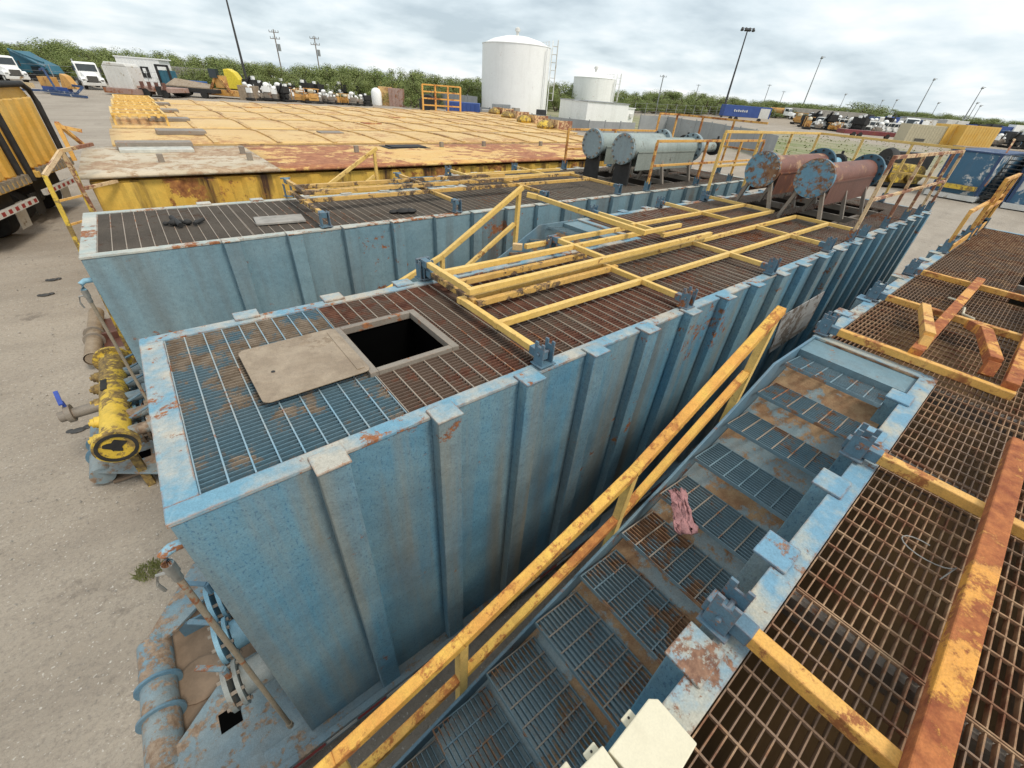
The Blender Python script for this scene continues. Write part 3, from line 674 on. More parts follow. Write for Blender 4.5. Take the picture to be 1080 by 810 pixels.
vessel(9.66, 1.14, 'rusty red vessel with blue rust-stained end plate, nearest to the ribbed side', MT['vessel_rust'], MT['flange_blue'], MT['skirt_rust'], MT['flange_dark'], MT['pipe_blue'])
vessel(9.66, 2.06, 'rusty red vessel with rust-centred blue end plate, behind the nearest rusty one', MT['vessel_rust'], MT['flange_blue'], MT['skirt_rust'], MT['flange_dark'], MT['pipe_blue'])
vessel(9.1, 4.98, 'grey-green vessel with bolted grey end plate, nearer of the grey pair', MT['vessel_grey'], MT['flange_grey'], MT['skirt_grey'], MT['flange_grey'], MT['vessel_grey'], saddle=True)
vessel(9.1, 5.92, 'grey-green vessel with bolted grey end plate, farther of the grey pair', MT['vessel_grey'], MT['flange_grey'], MT['skirt_grey'], MT['flange_grey'], MT['vessel_grey'], saddle=True)

# loose things lying on the decks
m = MB(); m.beam((5.12, 1.30, .30), (5.05, 3.30, .34), .06); m.beam((5.05, 3.30, .34), (4.93, 3.42, .36), .07)
one(m, 'loose_rail', MT['yellow'], 'loose yellow rail with hooked end lying across the folded rails above the blue landing', 'rail', (5.1, 1.3, .3), bevel=.004)
m = MB(); m.beam((6.22, -1.42, .13), (5.07, -1.62, .22), .075); m.beam((5.07, -1.62, .22), (5.02, -1.63, .12), .07)
one(m, 'cut_rail', MT['orange'], 'short yellow-orange cut rail piece lying slantwise on the right-hand grating', 'rail', (5.6, -1.5, .1), bevel=.004)
m = MB(); m.beam((6.1, -1.80, .13), (5.75, -1.9, .2), .08); m.beam((5.75, -1.9, .2), (5.05, -2.04, .20), .08); m.beam((5.05, -2.04, .2), (5.0, -2.05, .1), .075)
one(m, 'cut_rail', MT['rustrail'], 'bent rust-red cut rail piece lying on the right-hand grating', 'rail', (5.6, -1.9, .1), bevel=.004)
def cloth(pts, name, mat, label, cat, at, amp=.05, seed=3):
    rnd = random.Random(seed); n = 14; m = 8; vs = []; fs = []
    a, b_, c_, d_ = [Vector(p) for p in pts]
    for j in range(m+1):
        for i in range(n+1):
            p = a.lerp(b_, i/n).lerp(d_.lerp(c_, i/n), j/m)
            p.z += amp*(.5+.5*math.sin(i*1.7+j*1.1+rnd.random()*1.6))*(.4+.6*rnd.random()); p.x += rnd.uniform(-.018,.018); p.y += rnd.uniform(-.018,.018)
            vs.append(p)
    for j in range(m):
        for i in range(n): fs.append((j*(n+1)+i, j*(n+1)+i+1, (j+1)*(n+1)+i+1, (j+1)*(n+1)+i))
    mb = MB(); mb.add(vs, fs); o = mb.build(name, mat, at=at, smooth=True)
    so = o.modifiers.new('thickness', 'SOLIDIFY'); so.thickness = .006
    return tag(o, label, cat)
cloth([(2.52, -1.06, -.50), (2.60, -1.12, -.49), (2.42, -1.36, -.545), (2.32, -1.27, -.58)], 'rag', MT['pink'], 'crumpled faded pink rag lying on the blue stair treads', 'rag', (2.4, -1.15, -.55), .018)
m = MB()
m.prism([(1.235, -1.715, .012), (1.235, -1.86, .012), (1.02, -1.87, .012), (1.0, -1.70, .012), (1.21, -1.695, .012)], (0, 0, .035))
m.prism([(.995, -1.68, .012), (.99, -1.875, .012), (.72, -1.88, .012), (.72, -1.66, .012)], (0, 0, .04))
m.box(1.10, 1.15, -1.70, -1.672, .012, .02); m.box(.94, .99, -1.69, -1.655, .012, .02); m.box(.84, .89, -1.665, -1.635, .012, .02)
pb = thing('plastic_board', (1.0, -1.78, 0), 'cream plastic cover panel lying on the rim beside the stairs', 'panel')
o = m.build('cover', MT['beige'], pb, bevel=.005); pb.location.x -= .045; pb.location.y -= .012
for x, y in ((1.125, -1.686), (.965, -1.668)): m = MB(); m.cyl((x, y, .0205), (x, y, .022), .004, n=8); m.build('screw_hole', MT['black'], o)
def wire(pts, name, mat, r, label, cat):
    m = MB(); m.tube(pts, r, 6); return one(m, name, mat, label, cat, pts[0], smooth=True)
wire([(2.72+.07*math.cos(a*.35), -2.17+.10*math.sin(a*.35), .01+.002*a) for a in range(14)] + [(2.6, -2.24, .012)], 'loose_wire', MT['steel'], .0028, 'thin curled wire lying on the brown grating beside the rusty rail', 'wire')
wire([(7.3, -1.5, .02), (7.2, -1.58, .04), (7.05, -1.6, .02), (6.95, -1.68, .045), (6.8, -1.7, .02), (6.7, -1.8, .03)], 'white_strap', MT['beige'], .012, 'short wavy white strap lying on the far right grating', 'strap')
# junk on the rear tank's deck
m = MB()
for x, y, r in ((.42, 5.05, .035), (.50, 5.0, .055), (.57, 5.06, .04), (.64, 4.98, .05), (.74, 5.02, .03)): m.ball((x, y, r*.6), (r, r*.8, r*.7))
m.cyl((.56, 4.86, .03), (.50, 5.16, .06), .03, n=10); m.cyl((.70, 4.88, .03), (.82, 5.06, .03), .022, n=8)
one(m, 'dirty_fittings', MT['black'], 'small heap of dirty black fittings lying on the front grating of the rear tank', 'fittings', (.55, 5.0, 0), smooth=True)
m = MB(); m.box(1.36, 1.96, 4.56, 4.92, .004, .03, Matrix.Translation((1.6, 4.8, 0)) @ Matrix.Rotation(R(-6), 4, 'Z') @ Matrix.Translation((-1.6, -4.8, 0)))
one(m, 'steel_plate', flat('dusty_grey_plate', (.30, .28, .25), .7), 'flat grey plate lying on dark grating under a folded yellow rail', 'plate', (1.6, 4.8, 0), bevel=.004)
m = MB(); m.ball((3.35, 4.48, .03), (.11, .08, .04)); m.ball((3.47, 4.44, .03), (.09, .06, .035)); m.ball((3.22, 4.53, .02), (.08, .05, .03)); m.ball((3.5, 4.53, .02), (.05, .07, .03))
one(m, 'oily_rag', MT['black'], 'black oily rag heap lying on the dark grating beside the rear tank rim', 'rag', (3.4, 4.45, 0), smooth=True)

# yellow manifold standing in front of the rear tank
t = thing('pipe_manifold', (-.95, 5.0, gz(-.95, 5)), 'yellow manifold pipe with capped outlets standing at the rear tank end', 'manifold')
zc = -2.18; xc = -.92
m = MB(); m.cyl((xc, 3.98, zc), (xc, 6.2, zc), .155, n=28); m.build('header_pipe', MT['yel_pipe'], t, smooth=True)
for y0, y1 in ((3.90, 3.985), (6.2, 6.26)):
    m = MB(); m.cyl((xc, y0, zc), (xc, y1, zc), .225, n=32); fo = m.build('end_flange', MT['yel_pipe'], t, smooth=True)
m = MB(); m.lathe((xc, 3.9, zc), [(.20, -.002), (.20, .018), (.165, .018), (.165, -.002)], 32, (0, -1, 0)); m.build('gasket', MT['black'], t, smooth=True)
m = MB(); m.prism([(xc+.13*math.cos(a)*(.7+.3*math.sin(3*a)), 3.894, zc+.03+.10*math.sin(a)*(.8+.2*math.cos(5*a))) for a in [k*math.pi/10 for k in range(20)]], (0, -.006, 0)); m.build('grease', MT['black'], t)
for i, y in enumerate((4.15, 4.55, 5.0, 5.4, 5.75)):
    m = MB(); m.cyl((xc, y, zc), (xc-.19, y, zc+.02), .075, n=14); m.cyl((xc-.19, y, zc+.02), (xc-.225, y, zc+.02), .06, n=14); m.cyl((xc-.225, y, zc+.02), (xc-.25, y, zc+.02), .03, n=8); m.build('outlet_cap', MT['yel_pipe'], t, smooth=True)
    m = MB(); m.cyl((xc, y, zc), (xc+.34, y, zc), .075, n=12); m.cyl((xc+.34, y, zc), (xc+.40, y, zc), .14, n=16); v = m.build('branch_pipe', MT['dirtyblue'], t, smooth=True)
    m = MB(); m.cyl((xc+.41, y, zc), (xc+.50, y, zc), .14, n=16); m.beam((xc+.45, y, zc+.1), (xc+.45, y, zc+.3), .03); m.beam((xc+.45, y, zc+.3), (xc+.25, y-.22, zc+.33), .035, .015); m.build('branch_valve', MT['blue_dark'], t)
m = MB(); m.box(xc-.09, xc-.02, 5.1, 5.38, zc+.14, zc+.158); m.build('marking_label', MT['black'], t)
m = MB(); m.cyl((xc-.1, 4.98, zc), (xc-.56, 4.98, zc-.02), .07, n=12); m.cyl((xc-.42, 4.98, zc), (xc-.48, 4.98, zc), .12, n=14); vo = m.build('side_valve', MT['darkframe'], t, smooth=True)
m = MB(); m.beam((xc-.45, 4.98, zc+.1), (xc-.45, 4.98, zc+.2), .03); m.beam((xc-.45, 4.9, zc+.2), (xc-.5, 5.2, zc+.24), .045, .02); m.build('lever', MT['handle_blue'], vo)
for y in (4.3, 5.9):
    m = MB(); m.beam((xc, y, zc-.15), (xc, y, gz(xc, y)-.05), .09); m.build('leg', MT['yel_pipe'], t)

# ------------------------------------------------------------------ yellow tanks in a row
def yellow_tank(x0, x1, y0, y1, label, roof, side, ribs=True, first=False, zt=.0, n=0):
    zb = gz(x0, y0)
    t = thing('yellow_tank', (x0, y0, zb), label, 'tank', 'row of yellow tanks')
    m = MB(); m.box(x0, x1, y0, y1, zb-.1, zt-.06)
    x = x0+.35
    while x < x1-.3:                             # pressed corrugations of the side
        m.prism([(x, y0-.0005, zb), (x+.08, y0-.055, zb), (x+.24, y0-.055, zb), (x+.32, y0-.0005, zb)], (0, 0, zt-.08-zb)); x += .62
    m.build('wall', side, t)
    roofs = [(x0-.06, x1+.05)] if not first else [(x0-.10, x0+2.95), (x0+2.955, x1+.05)]
    for k, (a, b_) in enumerate(roofs):
        vs = []; fs = []; nx = max(4, int((b_-a)/.35)); ny = 8
        rnd = random.Random(n*7+k)
        for j in range(ny+1):
            for i in range(nx+1):
                u = j/ny; crown = (.0 if first else .05)*math.sin(u*math.pi)
                sag = (0 if i in (0, nx) or j in (0, ny) else rnd.uniform(-.012, .012))
                vs.append((a+(b_-a)*i/nx, y0-.10+(y1-y0+.2)*u, zt+crown+sag))
        for j in range(ny):
            for i in range(nx): fs.append((j*(nx+1)+i, j*(nx+1)+i+1, (j+1)*(nx+1)+i+1, (j+1)*(nx+1)+i))
        mb = MB(); mb.add(vs, fs)
        o = mb.build('roof' if not (first and k == 0) else 'front_roof', roof if not (first and k == 0) else MT['cream_roof'], t, smooth=True)
        sd_ = o.modifiers.new('plate', 'SOLIDIFY'); sd_.thickness = .05; sd_.offset = 1
    if ribs:
        x = 2.1
        while x < x1-.4:
            vs = []
            pts = [(x, y0-.08+(y1-y0+.16)*k/10, zt+.012+.05*math.sin(math.pi*k/10)) for k in range(11)]
            r = MB()
            for a, b_ in zip(pts, pts[1:]): r.beam(a, b_, .12, .15)
            r.build('roof_rib', MT['tan_rib'], t); x += 1.5
        m = MB(); m.box(x0-.05, x1, y0-.12, y0-.03, zt-.03, zt+.05); m.build('roof_edge', MT['tan_rib'], t)
        # hatch and rusty grate near the front
        m = MB(); m.box(x0+.9, x0+2.0, y0+1.3, y0+1.9, zt+.1, zt+.2); m.build('hatch', MT['darkframe'], t, bevel=.01)
    return t
T4 = yellow_tank(-.36, 17.0, 8.5, 11.9, 'long yellow tank with rust-streaked side and flat rust-patched roof, nearest yellow one', MT['rust_roof'], MT['yel_tank'], ribs=False, first=True)
m = MB(); m.box(.15, 1.45, 10.9, 11.5, .05, .12); ho = m.build('hatch', flat('pale_hatch_lid', (.5, .5, .45), .5), T4, bevel=.01)
m = MB(); m.box(.12, 1.5, 11.35, 11.75, .06, .2); m.build('hatch_hinge_box', MT['darkframe'], T4, bevel=.01)
m = MB(); m.box(6.15, 7.5, 11.0, 11.7, .05, .06); m.box(6.3, 7.4, 11.1, 11.6, .06, .09); m.build('burnt_hatch', MT['black'], T4)
for x, y in ((.75, 9.6), (2.35, 10.6), (2.3, 9.6), (5.0, 10.5), (8.0, 11.2), (9.7, 11.3), (12.2, 11.2)):
    m = MB(); m.box(x-.05, x+.05, y-.05, y+.05, .05, .2); m.build('lug', MT['darkframe'], T4)
words = ['second yellow tank with pale yellow ribbed roof, next behind the rust-roofed one', 'third yellow tank with patchy tan ribbed roof, two behind the rust-roofed one', 'fourth yellow tank with bright tan ribbed roof, in the middle of the ribbed roofs', 'fifth yellow tank with tan ribbed roof, one before the farthest yellow tank', 'farthest yellow tank with tan roof, right before the parked machinery']
for i in range(5):
    y0 = 12.45 + i*3.72
    yt = yellow_tank(.1+.06*i, 17.6+1.6*i, y0, y0+3.3, words[i], MT['tan_roof'], MT['yel_tank'], n=i)
    # rear end discharge box with slatted rack
    xe = 17.6+1.6*i
    if i in (1, 2, 3, 4):
        m = MB(); m.ball((xe-.9, y0+1.5, .2), (.45, .5, .28)); m.build('manway_dome', MT['yel_pipe'], yt, smooth=True)
        m = MB()
        for k in range(6): m.box(xe-.5+.17*k, xe-.42+.17*k, y0+.9, y0+2.2, .02, .52-.06*k)
        m.box(xe-.55, xe+.55, y0+.88, y0+.93, .0, .5); m.build('slatted_rack', MT['rustpeel'], yt)
    m = MB(); m.box(5.35+3.0*(i % 3), 6.1+3.0*(i % 3), y0+1.9, y0+2.4, .08, .13); m.build('roof_hatch', MT['rust_roof'] if i else MT['darkframe'], yt)
    if i in (1, 2, 3):
        # yellow walkway frame at the front of the roofs
        m = MB(); xw = .12+.1*i
        for yy in (y0+.4, y0+1.6, y0+2.9):
            m.beam((xw, yy, .03), (xw, yy, .34), .06); m.beam((xw+1.25, yy, .03), (xw+1.25, yy, .34), .06)
        m.beam((xw, y0+.3, .34), (xw, y0+3.0, .34), .06); m.beam((xw+1.25, y0+.3, .34), (xw+1.25, y0+3.0, .34), .06)
        if True:
            for yy in (y0+.4, y0+1.6, y0+2.9): m.beam((xw, yy, .34), (xw+1.25, yy, .34), .06)
            for k in range(5): m.beam((xw+.15+.23*k, y0+.35, .3), (xw+.15+.23*k, y0+2.9, .3), .07)
        m.build('walkway_frame', MT['yellow'], yt)
# tall yellow rail cage on the far tank end
CG = ((17.7, 30.2), (20.3, 29.3))
t = thing('rail_cage', (20.6, 33.2, 0), 'tall yellow rail cage standing above the far tank roofs before the white tank', 'guardrail')
for i in range(4):
    m = MB(); m.beam((CG[0][0]+(CG[1][0]-CG[0][0])*i/3, CG[0][1]+(CG[1][1]-CG[0][1])*i/3, .0), (CG[0][0]+(CG[1][0]-CG[0][0])*i/3, CG[0][1]+(CG[1][1]-CG[0][1])*i/3, 1.6), .10); m.build('post', MT['orange'], t)
for z in (.4, .8, 1.2, 1.6):
    m = MB(); m.beam((*CG[0], z), (*CG[1], z), .085); m.build('rail', MT['orange'], t)

# rusty nose of the first yellow tank and its ladder
t = thing('tank_nose', (-1.2, 9.2, gz(-1.2, 9.2)), 'rust-brown skid nose with open pipe lying in front of the yellow tank', 'skid')
m = MB(); m.cyl((-1.45, 7.95, -2.9), (-1.40, 10.2, -2.9), .125, n=20, caps=False); m.cyl((-1.45, 7.96, -2.9), (-1.45, 7.97, -2.9), .105, n=20); m.build('nose_pipe', MT['tanplate'], t, smooth=True)
for y in (8.75, 9.05):
    m = MB(); m.cyl((-1.43, y, -2.9), (-1.43, y+.03, -2.9), .165, n=20); m.build('pipe_ring', MT['darkframe'], t)
m = MB(); m.box(-1.32, -.4, 8.3, 10.0, -3.08, -3.0); m.box(-1.32, -.4, 8.9, 8.97, -3.0, -2.86); m.build('floor_plate', MT['skirt_rust'], t)
m = MB(); m.tube([(-1.35, 8.05, -2.9), (-1.1, 7.9, -2.85), (-.8, 7.75, -2.8), (-.5, 7.7, -2.8)], .10, 12); m.build('elbow_pipe', MT['tanplate'], t, smooth=True)
t = thing('ladder', (-.8, 7.5, gz(-.8, 7.5)), 'yellow access ladder with hooped rails standing beside the yellow tank front', 'ladder')
zb = gz(-.8, 7.5)
for x, y in ((-.86, 7.5), (-.56, 7.85)):
    m = MB(); m.beam((x-.02, y, zb), (x+.14, y, .22), .055); m.build('stile', MT['yel_pipe'], t, bevel=.004)
for k in range(9):
    m = MB(); z = zb+.3+.34*k; u = (z-zb)/(.22-zb); m.beam((-.88+.16*u, 7.5, z), (-.58+.16*u, 7.85, z), .028); m.build('rung', MT['orange'], t)
m = MB(); m.beam((-.72, 7.5, .22), (-.44, 7.7, .5), .05); m.beam((-.42, 7.85, .22), (-.44, 7.7, .5), .05); m.beam((-.44, 7.7, .5), (-.1, 8.45, .5), .045); m.beam((-.44, 7.7, .5), (-.40, 7.95, -.9), .045); m.beam((-.40, 7.95, -.05), (.0, 8.45, -.05), .045); m.build('hoop_rail', MT['rustpeel'], t)
m = MB(); m.beam((-.62, 11.2, -.1), (-.62, 11.2, .55), .07); m.beam((-.62, 11.2, .5), (-.3, 11.2, .42), .06); m.beam((-.62, 11.2, .55), (-.42, 11.9, .1), .06)
one(m, 'corner_rail', MT['orange'], 'short orange rail bracket at the far front corner of the rust-roofed tank', 'rail', (-.62, 11.2, -.2))

# ------------------------------------------------------------------ background helpers
def pix(P):
    d = Vector(P) - CAM; f = d.dot(CF); return 540 + FPX*d.dot(CR)/f, 405 - FPX*d.dot(CU)/f
def depth(P): return (Vector(P) - CAM).dot(CF)
def height_to(P, ytop):
    lo, hi = 0, 60
    for _ in range(40):
        m_ = (lo+hi)/2
        if pix((P[0], P[1], P[2]+m_))[1] > ytop: lo = m_
        else: hi = m_
    return lo
def face_cam(P): return math.atan2(CAM.y - P[1], CAM.x - P[0])
def at_dist(x, y, D):
    """ground point below the sight line of photo pixel x, y at horizontal distance D, and the height there"""
    d = CR*((x-540)/FPX) + CU*(-(y-405)/FPX) + CF; k = D/math.hypot(d.x, d.y); p = CAM + d*k
    return Vector((p.x, p.y, gz(p.x, p.y))), p.z - gz(p.x, p.y)

# ------------------------------------------------------------------ storage tanks
def storage_tank(cx_, base_y, xl, xr, ytop, yap, label, ladder_side=1, cage=True):
    P = px(cx_, base_y); d = depth(P); r = (xr-xl)/2*d/FPX*.97
    away = Vector((P.x-CAM.x, P.y-CAM.y, 0)).normalized(); P = P + away*r; P.z = gz(P.x, P.y); d = depth(P)
    r = (xr-xl)/2*d/FPX*1.0
    Hh = height_to(P, ytop+1); ap = height_to(P, yap)
    t = thing('storage_tank', P, label, 'storage tank')
    m = MB(); z = P.z
    prof = [(r, -.3)]
    prof += [(r, Hh), (r+.06, Hh), (r+.06, Hh+.08), (r-.1, Hh+.08)]
    m.lathe(P, prof, 64); m.build('shell', MT['white'], t, smooth=True)
    m = MB(); m.lathe(P, [(r-.08, Hh+.05), (r*.7, lerp(Hh, ap, .55)), (r*.35, lerp(Hh, ap, .88)), (.01, ap)], 48); m.build('roof', MT['white'], t, smooth=True)
    m = MB(); m.lathe(P+Vector((0,0,ap-.05)), [(.22, 0), (.22, .5), (.42, .55), (.42, .9), (.1, 1.1)], 14); m.build('vent', MT['white_d'], t, smooth=True)
    # ladder with hoop cage on the right flank
    side = Vector((CR.x, CR.y, 0)).normalized(); q = P + side*(r+.25)
    fw = Vector((-side.y, side.x, 0))
    m = MB()
    for s_ in (-.28, .28): m.beam(q+fw*s_+Vector((0,0,.2)), q+fw*s_+Vector((0,0,Hh+1.1)), .09)
    lo = m.build('ladder', MT['white'], t)
    m = MB()
    for k in range(int(Hh/.45)): m.beam(q-fw*.28+Vector((0,0,.3+.45*k)), q+fw*.28+Vector((0,0,.3+.45*k)), .05)
    m.build('rung', MT['white'], lo)['kind'] = 'stuff'
    m = MB(); e_ = q + side*.85
    for s_ in (-.45, .45): m.beam(e_+fw*s_+Vector((0,0,2.2)), e_+fw*s_+Vector((0,0,Hh+1.2)), .07)
    k = 2.2
    while k < Hh+1.2:
        m.beam(q-fw*.45+Vector((0,0,k)), e_-fw*.45+Vector((0,0,k)), .06); m.beam(e_-fw*.45+Vector((0,0,k)), e_+fw*.45+Vector((0,0,k)), .06); m.beam(q+fw*.45+Vector((0,0,k)), e_+fw*.45+Vector((0,0,k)), .06)
        m.beam(e_-fw*.45+Vector((0,0,k)), e_+fw*.45+Vector((0,0,k+1)), .045); k += 1.05
    m.build('ladder_cage', MT['white_d'], lo)
    m = MB(); pr = r*.96
    for k in range(5):
        a0 = math.atan2(side.y, side.x) + .1 + k*.16; a1 = a0+.16
        pa = P+Vector((pr*math.cos(a0), pr*math.sin(a0), Hh)); pb_ = P+Vector((pr*math.cos(a1), pr*math.sin(a1), Hh))
        m.beam(pa, pa+Vector((0,0,1.05)), .05); m.beam(pa+Vector((0,0,1.05)), pb_+Vector((0,0,1.05)), .05); m.beam(pa+Vector((0,0,.55)), pb_+Vector((0,0,.55)), .04)
    m.build('roof_rail', MT['white_d'], t)
    m = MB(); m.cyl(P+side*(r*.86)-fw*(r*.62)+Vector((0,0,.1)), P+side*(r*.86)-fw*(r*.62)+Vector((0,0,Hh-.2)), .12, n=10); m.build('drain_pipe', MT['white'], t, smooth=True)
    m = MB(); g_ = P - away*(r+.5) + side*.4
    m.box(g_.x-.5, g_.x+.5, g_.y-.5, g_.y+.5, z-.1, z+.9); m.build('valve_box', MT['concrete'], t)
    return t
storage_tank(541, 121, 506, 573, 48, 37.5, 'large white cylindrical storage tank with domed roof and caged ladder')
storage_tank(622, 119, 601, 643, 82, 76, 'smaller white storage tank with conical roof rising behind the white shed')
# white shed: two boxes
def boxhouse(pa, pb_, dep, hgt_, name, label, cat, mat, roofmat, ribs=True, door=False):
    a = px(*pa); b = px(*pb_); u = (b-a); u.z = 0; L = u.length; u.normalize(); v = Vector((-u.y, u.x, 0))
    if v.dot(Vector((a.x-CAM.x, a.y-CAM.y, 0))) < 0: v = -v
    t = thing(name, a, label, cat); z = min(a.z, b.z) - .15
    def pt(s, d_, h_): return a + u*s + v*d_ + Vector((0, 0, z-a.z+h_))
    m = MB(); m.prism([pt(0,0,0), pt(L,0,0), pt(L,dep,0), pt(0,dep,0)], (0, 0, hgt_))
    if ribs:
        n = int(L/.6)
        for k in range(1, n): m.prism([pt(L*k/n-.05,-.03,.05), pt(L*k/n+.05,-.03,.05), pt(L*k/n+.05,-.001,.05), pt(L*k/n-.05,-.001,.05)], (0, 0, hgt_-.15))
    m.build('wall', mat, t)
    m = MB(); m.prism([pt(-.12,-.12,hgt_), pt(L+.12,-.12,hgt_), pt(L+.12,dep+.12,hgt_), pt(-.12,dep+.12,hgt_)], (0, 0, .1)); m.build('roof', roofmat, t)
    if door:
        m = MB(); m.prism([pt(L*.25,-.05,.1), pt(L*.6,-.05,.1), pt(L*.6,-.003,.1), pt(L*.25,-.003,.1)], (0, 0, hgt_*.75)); do = m.build('door', MT['white'], t)
        m = MB(); m.prism([pt(L*.33,-.06,hgt_*.55), pt(L*.45,-.06,hgt_*.55), pt(L*.45,-.053,hgt_*.55), pt(L*.33,-.053,hgt_*.55)], (0, 0, .35)); m.build('window', MT['glass'], do)
        m = MB(); m.prism([pt(L*.72,-.25,hgt_*.5), pt(L*.9,-.25,hgt_*.5), pt(L*.9,-.003,hgt_*.5), pt(L*.72,-.003,hgt_*.5)], (0, 0, .5)); m.build('air_conditioner', MT['white_d'], t)
    return t
boxhouse((589, 124), (617, 131), 7, 3.0, 'shed', 'white metal shed with grey roof standing before the smaller storage tank', 'shed', MT['white'], MT['grey_sheet'])
boxhouse((618.5, 131), (644, 132), 4, 2.9, 'shed', 'lighter white metal shed with ribbed front, joined right of the grey-roofed shed', 'shed', MT['white'], MT['white'])
boxhouse((650, 131.5), (666, 132), 2.6, 2.4, 'cabin', 'small white cabin with door and wall unit at the right end of the sheds', 'cabin', MT['white'], MT['white'], ribs=False, door=True)

# ------------------------------------------------------------------ walls and fences
def sheet_wall(pts, h, label, mat, step=2.4, postm=None, closed=True, name='sheet_fence'):
    P = [px(*p) for p in pts]
    t = thing(name, P[0], label, 'fence')
    m = MB(); po = []
    for a, b in zip(P, P[1:]):
        L = (b-a).length; n = max(1, int(L/step)); u = (b-a).normalized(); v = Vector((-u.y, u.x, 0))
        for k in range(n):
            p = a.lerp(b, k/n); q = a.lerp(b, (k+1)/n)
            m.prism([p+v*.02-Vector((0,0,.2)), q+v*.02-Vector((0,0,.2)), q-v*.02-Vector((0,0,.2)), p-v*.02-Vector((0,0,.2))], (0, 0, h+.2-.04*(k % 2)))
            po.append(p)
    m.build('sheet_panel', mat, t)
    m = MB()
    for p in po: m.beam(p-Vector((0,0,.1)), p+Vector((0,0,h+.12)), .1)
    pm = m.build('post_row', postm or MT['pole_grey'], t); pm['kind'] = 'stuff'
    return t
sheet_wall([(388, 103), (440, 110), (503, 121)], 2.3, 'grey sheet fence running from the small tanks to the large white storage tank', MT['grey_sheet'])
sheet_wall([(503, 123), (560, 132), (620, 139.5), (668, 141)], 1.25, 'grey panel wall standing in front of the white tank and shed', MT['grey_sheet'])
sheet_wall([(672, 141), (700, 142), (745, 150), (790, 160), (812, 168)], 2.1, 'grey panel wall with dark posts behind the grey flanged vessels', MT['grey_sheet'])
# wire fence along the brush
def wire_fence(pts, h, label):
    P = [px(*p) for p in pts]; t = thing('wire_fence', P[0], label, 'fence')
    m = MB(); w_ = MB()
    for a, b in zip(P, P[1:]):
        n = max(1, int((b-a).length/4))
        for k in range(n):
            p = a.lerp(b, k/n); m.beam(p, p+Vector((0,0,h)), .09)
        for z in (.4, .9, 1.4, h-.1): w_.beam(a+Vector((0,0,z)), b+Vector((0,0,z)), .03)
    m.build('post_row', MT['pole_grey'], t)['kind'] = 'stuff'; w_.build('wire_strand', MT['pole_grey'], t)['kind'] = 'stuff'
wire_fence([(-20, 84), (60, 88), (160, 94), (300, 100), (388, 104)], 2.2, 'thin grey wire fence along the foot of the green brush at left')
wire_fence([(668, 122), (730, 123), (800, 124), (850, 126)], 2.4, 'thin grey wire fence along the foot of the far trees at right')

# ------------------------------------------------------------------ masts and poles
def mast(x, y, D, label, r=.22, mat='pole_dark', lights=1, group=None):
    P, h = at_dist(x, y, D); t = thing('light_mast', P, label, 'light mast', group)
    m = MB(); m.cyl(P-Vector((0,0,.2)), P+Vector((0,0,h)), r, r*.45, n=10); m.build('pole', MT[mat], t, smooth=True)
    s_ = Vector((CR.x, CR.y, 0)).normalized(); top = P+Vector((0,0,h))
    if lights > 1:
        m = MB(); W = .75*lights; m.beam(top-s_*W/2, top+s_*W/2, .12); m.build('crossbar', MT[mat], t)
    for k in range(lights):
        c = top + s_*((k-(lights-1)/2)*.95)
        m = MB(); m.cyl(c+Vector((0,0,.1)), c+Vector((-.25*CF.x, -.25*CF.y, -.45)), .22 if lights > 1 else .3, .42 if lights > 1 else .5, n=10); m.build('floodlight', MT['pole_dark' if lights > 1 else mat], t)
    if lights == 1:
        m = MB(); m.beam(top, top+s_*1.3, .2, .14); m.build('lamp_arm', MT[mat], t)
    return t
mast(232.5, -25, 88, 'tall dark mast leaning up out of the picture above the orange machine', lights=1, r=.2)
mast(789, 30, 146, 'tall dark floodlight mast with four lamps in a row', lights=4, r=.3)
mast(867, 60, 230, 'grey yard light mast standing left of the lone round tree', mat='pole_grey', r=.26)
mast(985.5, 83, 270, 'grey yard light mast above the white and blue parked trucks', mat='pole_grey', r=.26)
mast(1036.5, 92, 270, 'tallest grey yard light mast near the right edge', mat='pole_grey', r=.26)
for i, (x, y, D) in enumerate(((892, 99, 330), (946, 105, 330), (990, 108, 340), (1031, 108, 340), (1034.5, 111, 350), (931, 105.5, 360))):
    mast(x, y, D, 'small faint yard light mast far off above the tree line', mat='pole_grey', r=.22, group='small far light masts')
def utility(x, y, D, label, r=.16, tr=True, mat='pole_wood', group=None):
    P, h = at_dist(x, y, D); t = thing('utility_pole', P, label, 'utility pole', group)
    m = MB(); m.cyl(P-Vector((0,0,.2)), P+Vector((0,0,h)), r, r*.7, n=10); m.build('pole', MT[mat], t, smooth=True)
    s_ = Vector((CR.x, CR.y, 0)).normalized()
    for dz in ((.4, 1.3) if tr else (.4,)):
        m = MB(); m.beam(P+Vector((0,0,h-dz))-s_*.85, P+Vector((0,0,h-dz))+s_*.85, .09); c = m.build('crossarm', MT[mat], t)
        m = MB()
        for k in (-.8, -.3, .3, .8): m.cyl(P+Vector((0,0,h-dz+.06))+s_*k, P+Vector((0,0,h-dz+.3))+s_*k, .06, n=6)
        m.build('insulator', MT['pole_grey'], c)
    if tr:
        m = MB(); m.cyl(P+s_*.42+Vector((0,0,h-3.0)), P+s_*.42+Vector((0,0,h-2.0)), .26, n=12); m.build('transformer', MT['pole_grey'], t, smooth=True)
utility(288, 31, 105, 'wooden utility pole with transformer, left of the pair above the machinery rows', r=.12)
utility(331, 38, 108, 'wooden utility pole with transformer, right of the pair above the machinery rows', r=.12)
utility(700, 79, 135, 'pale utility pole with crossarm right of the white sheds', mat='pole_grey', tr=False)
for x, y, D in ((737, 89, 240), (812, 89, 240), (827, 96, 280)): utility(x, y, D, 'faint far utility pole rising out of the distant trees', tr=False, mat='pole_grey', group='faint far utility poles')

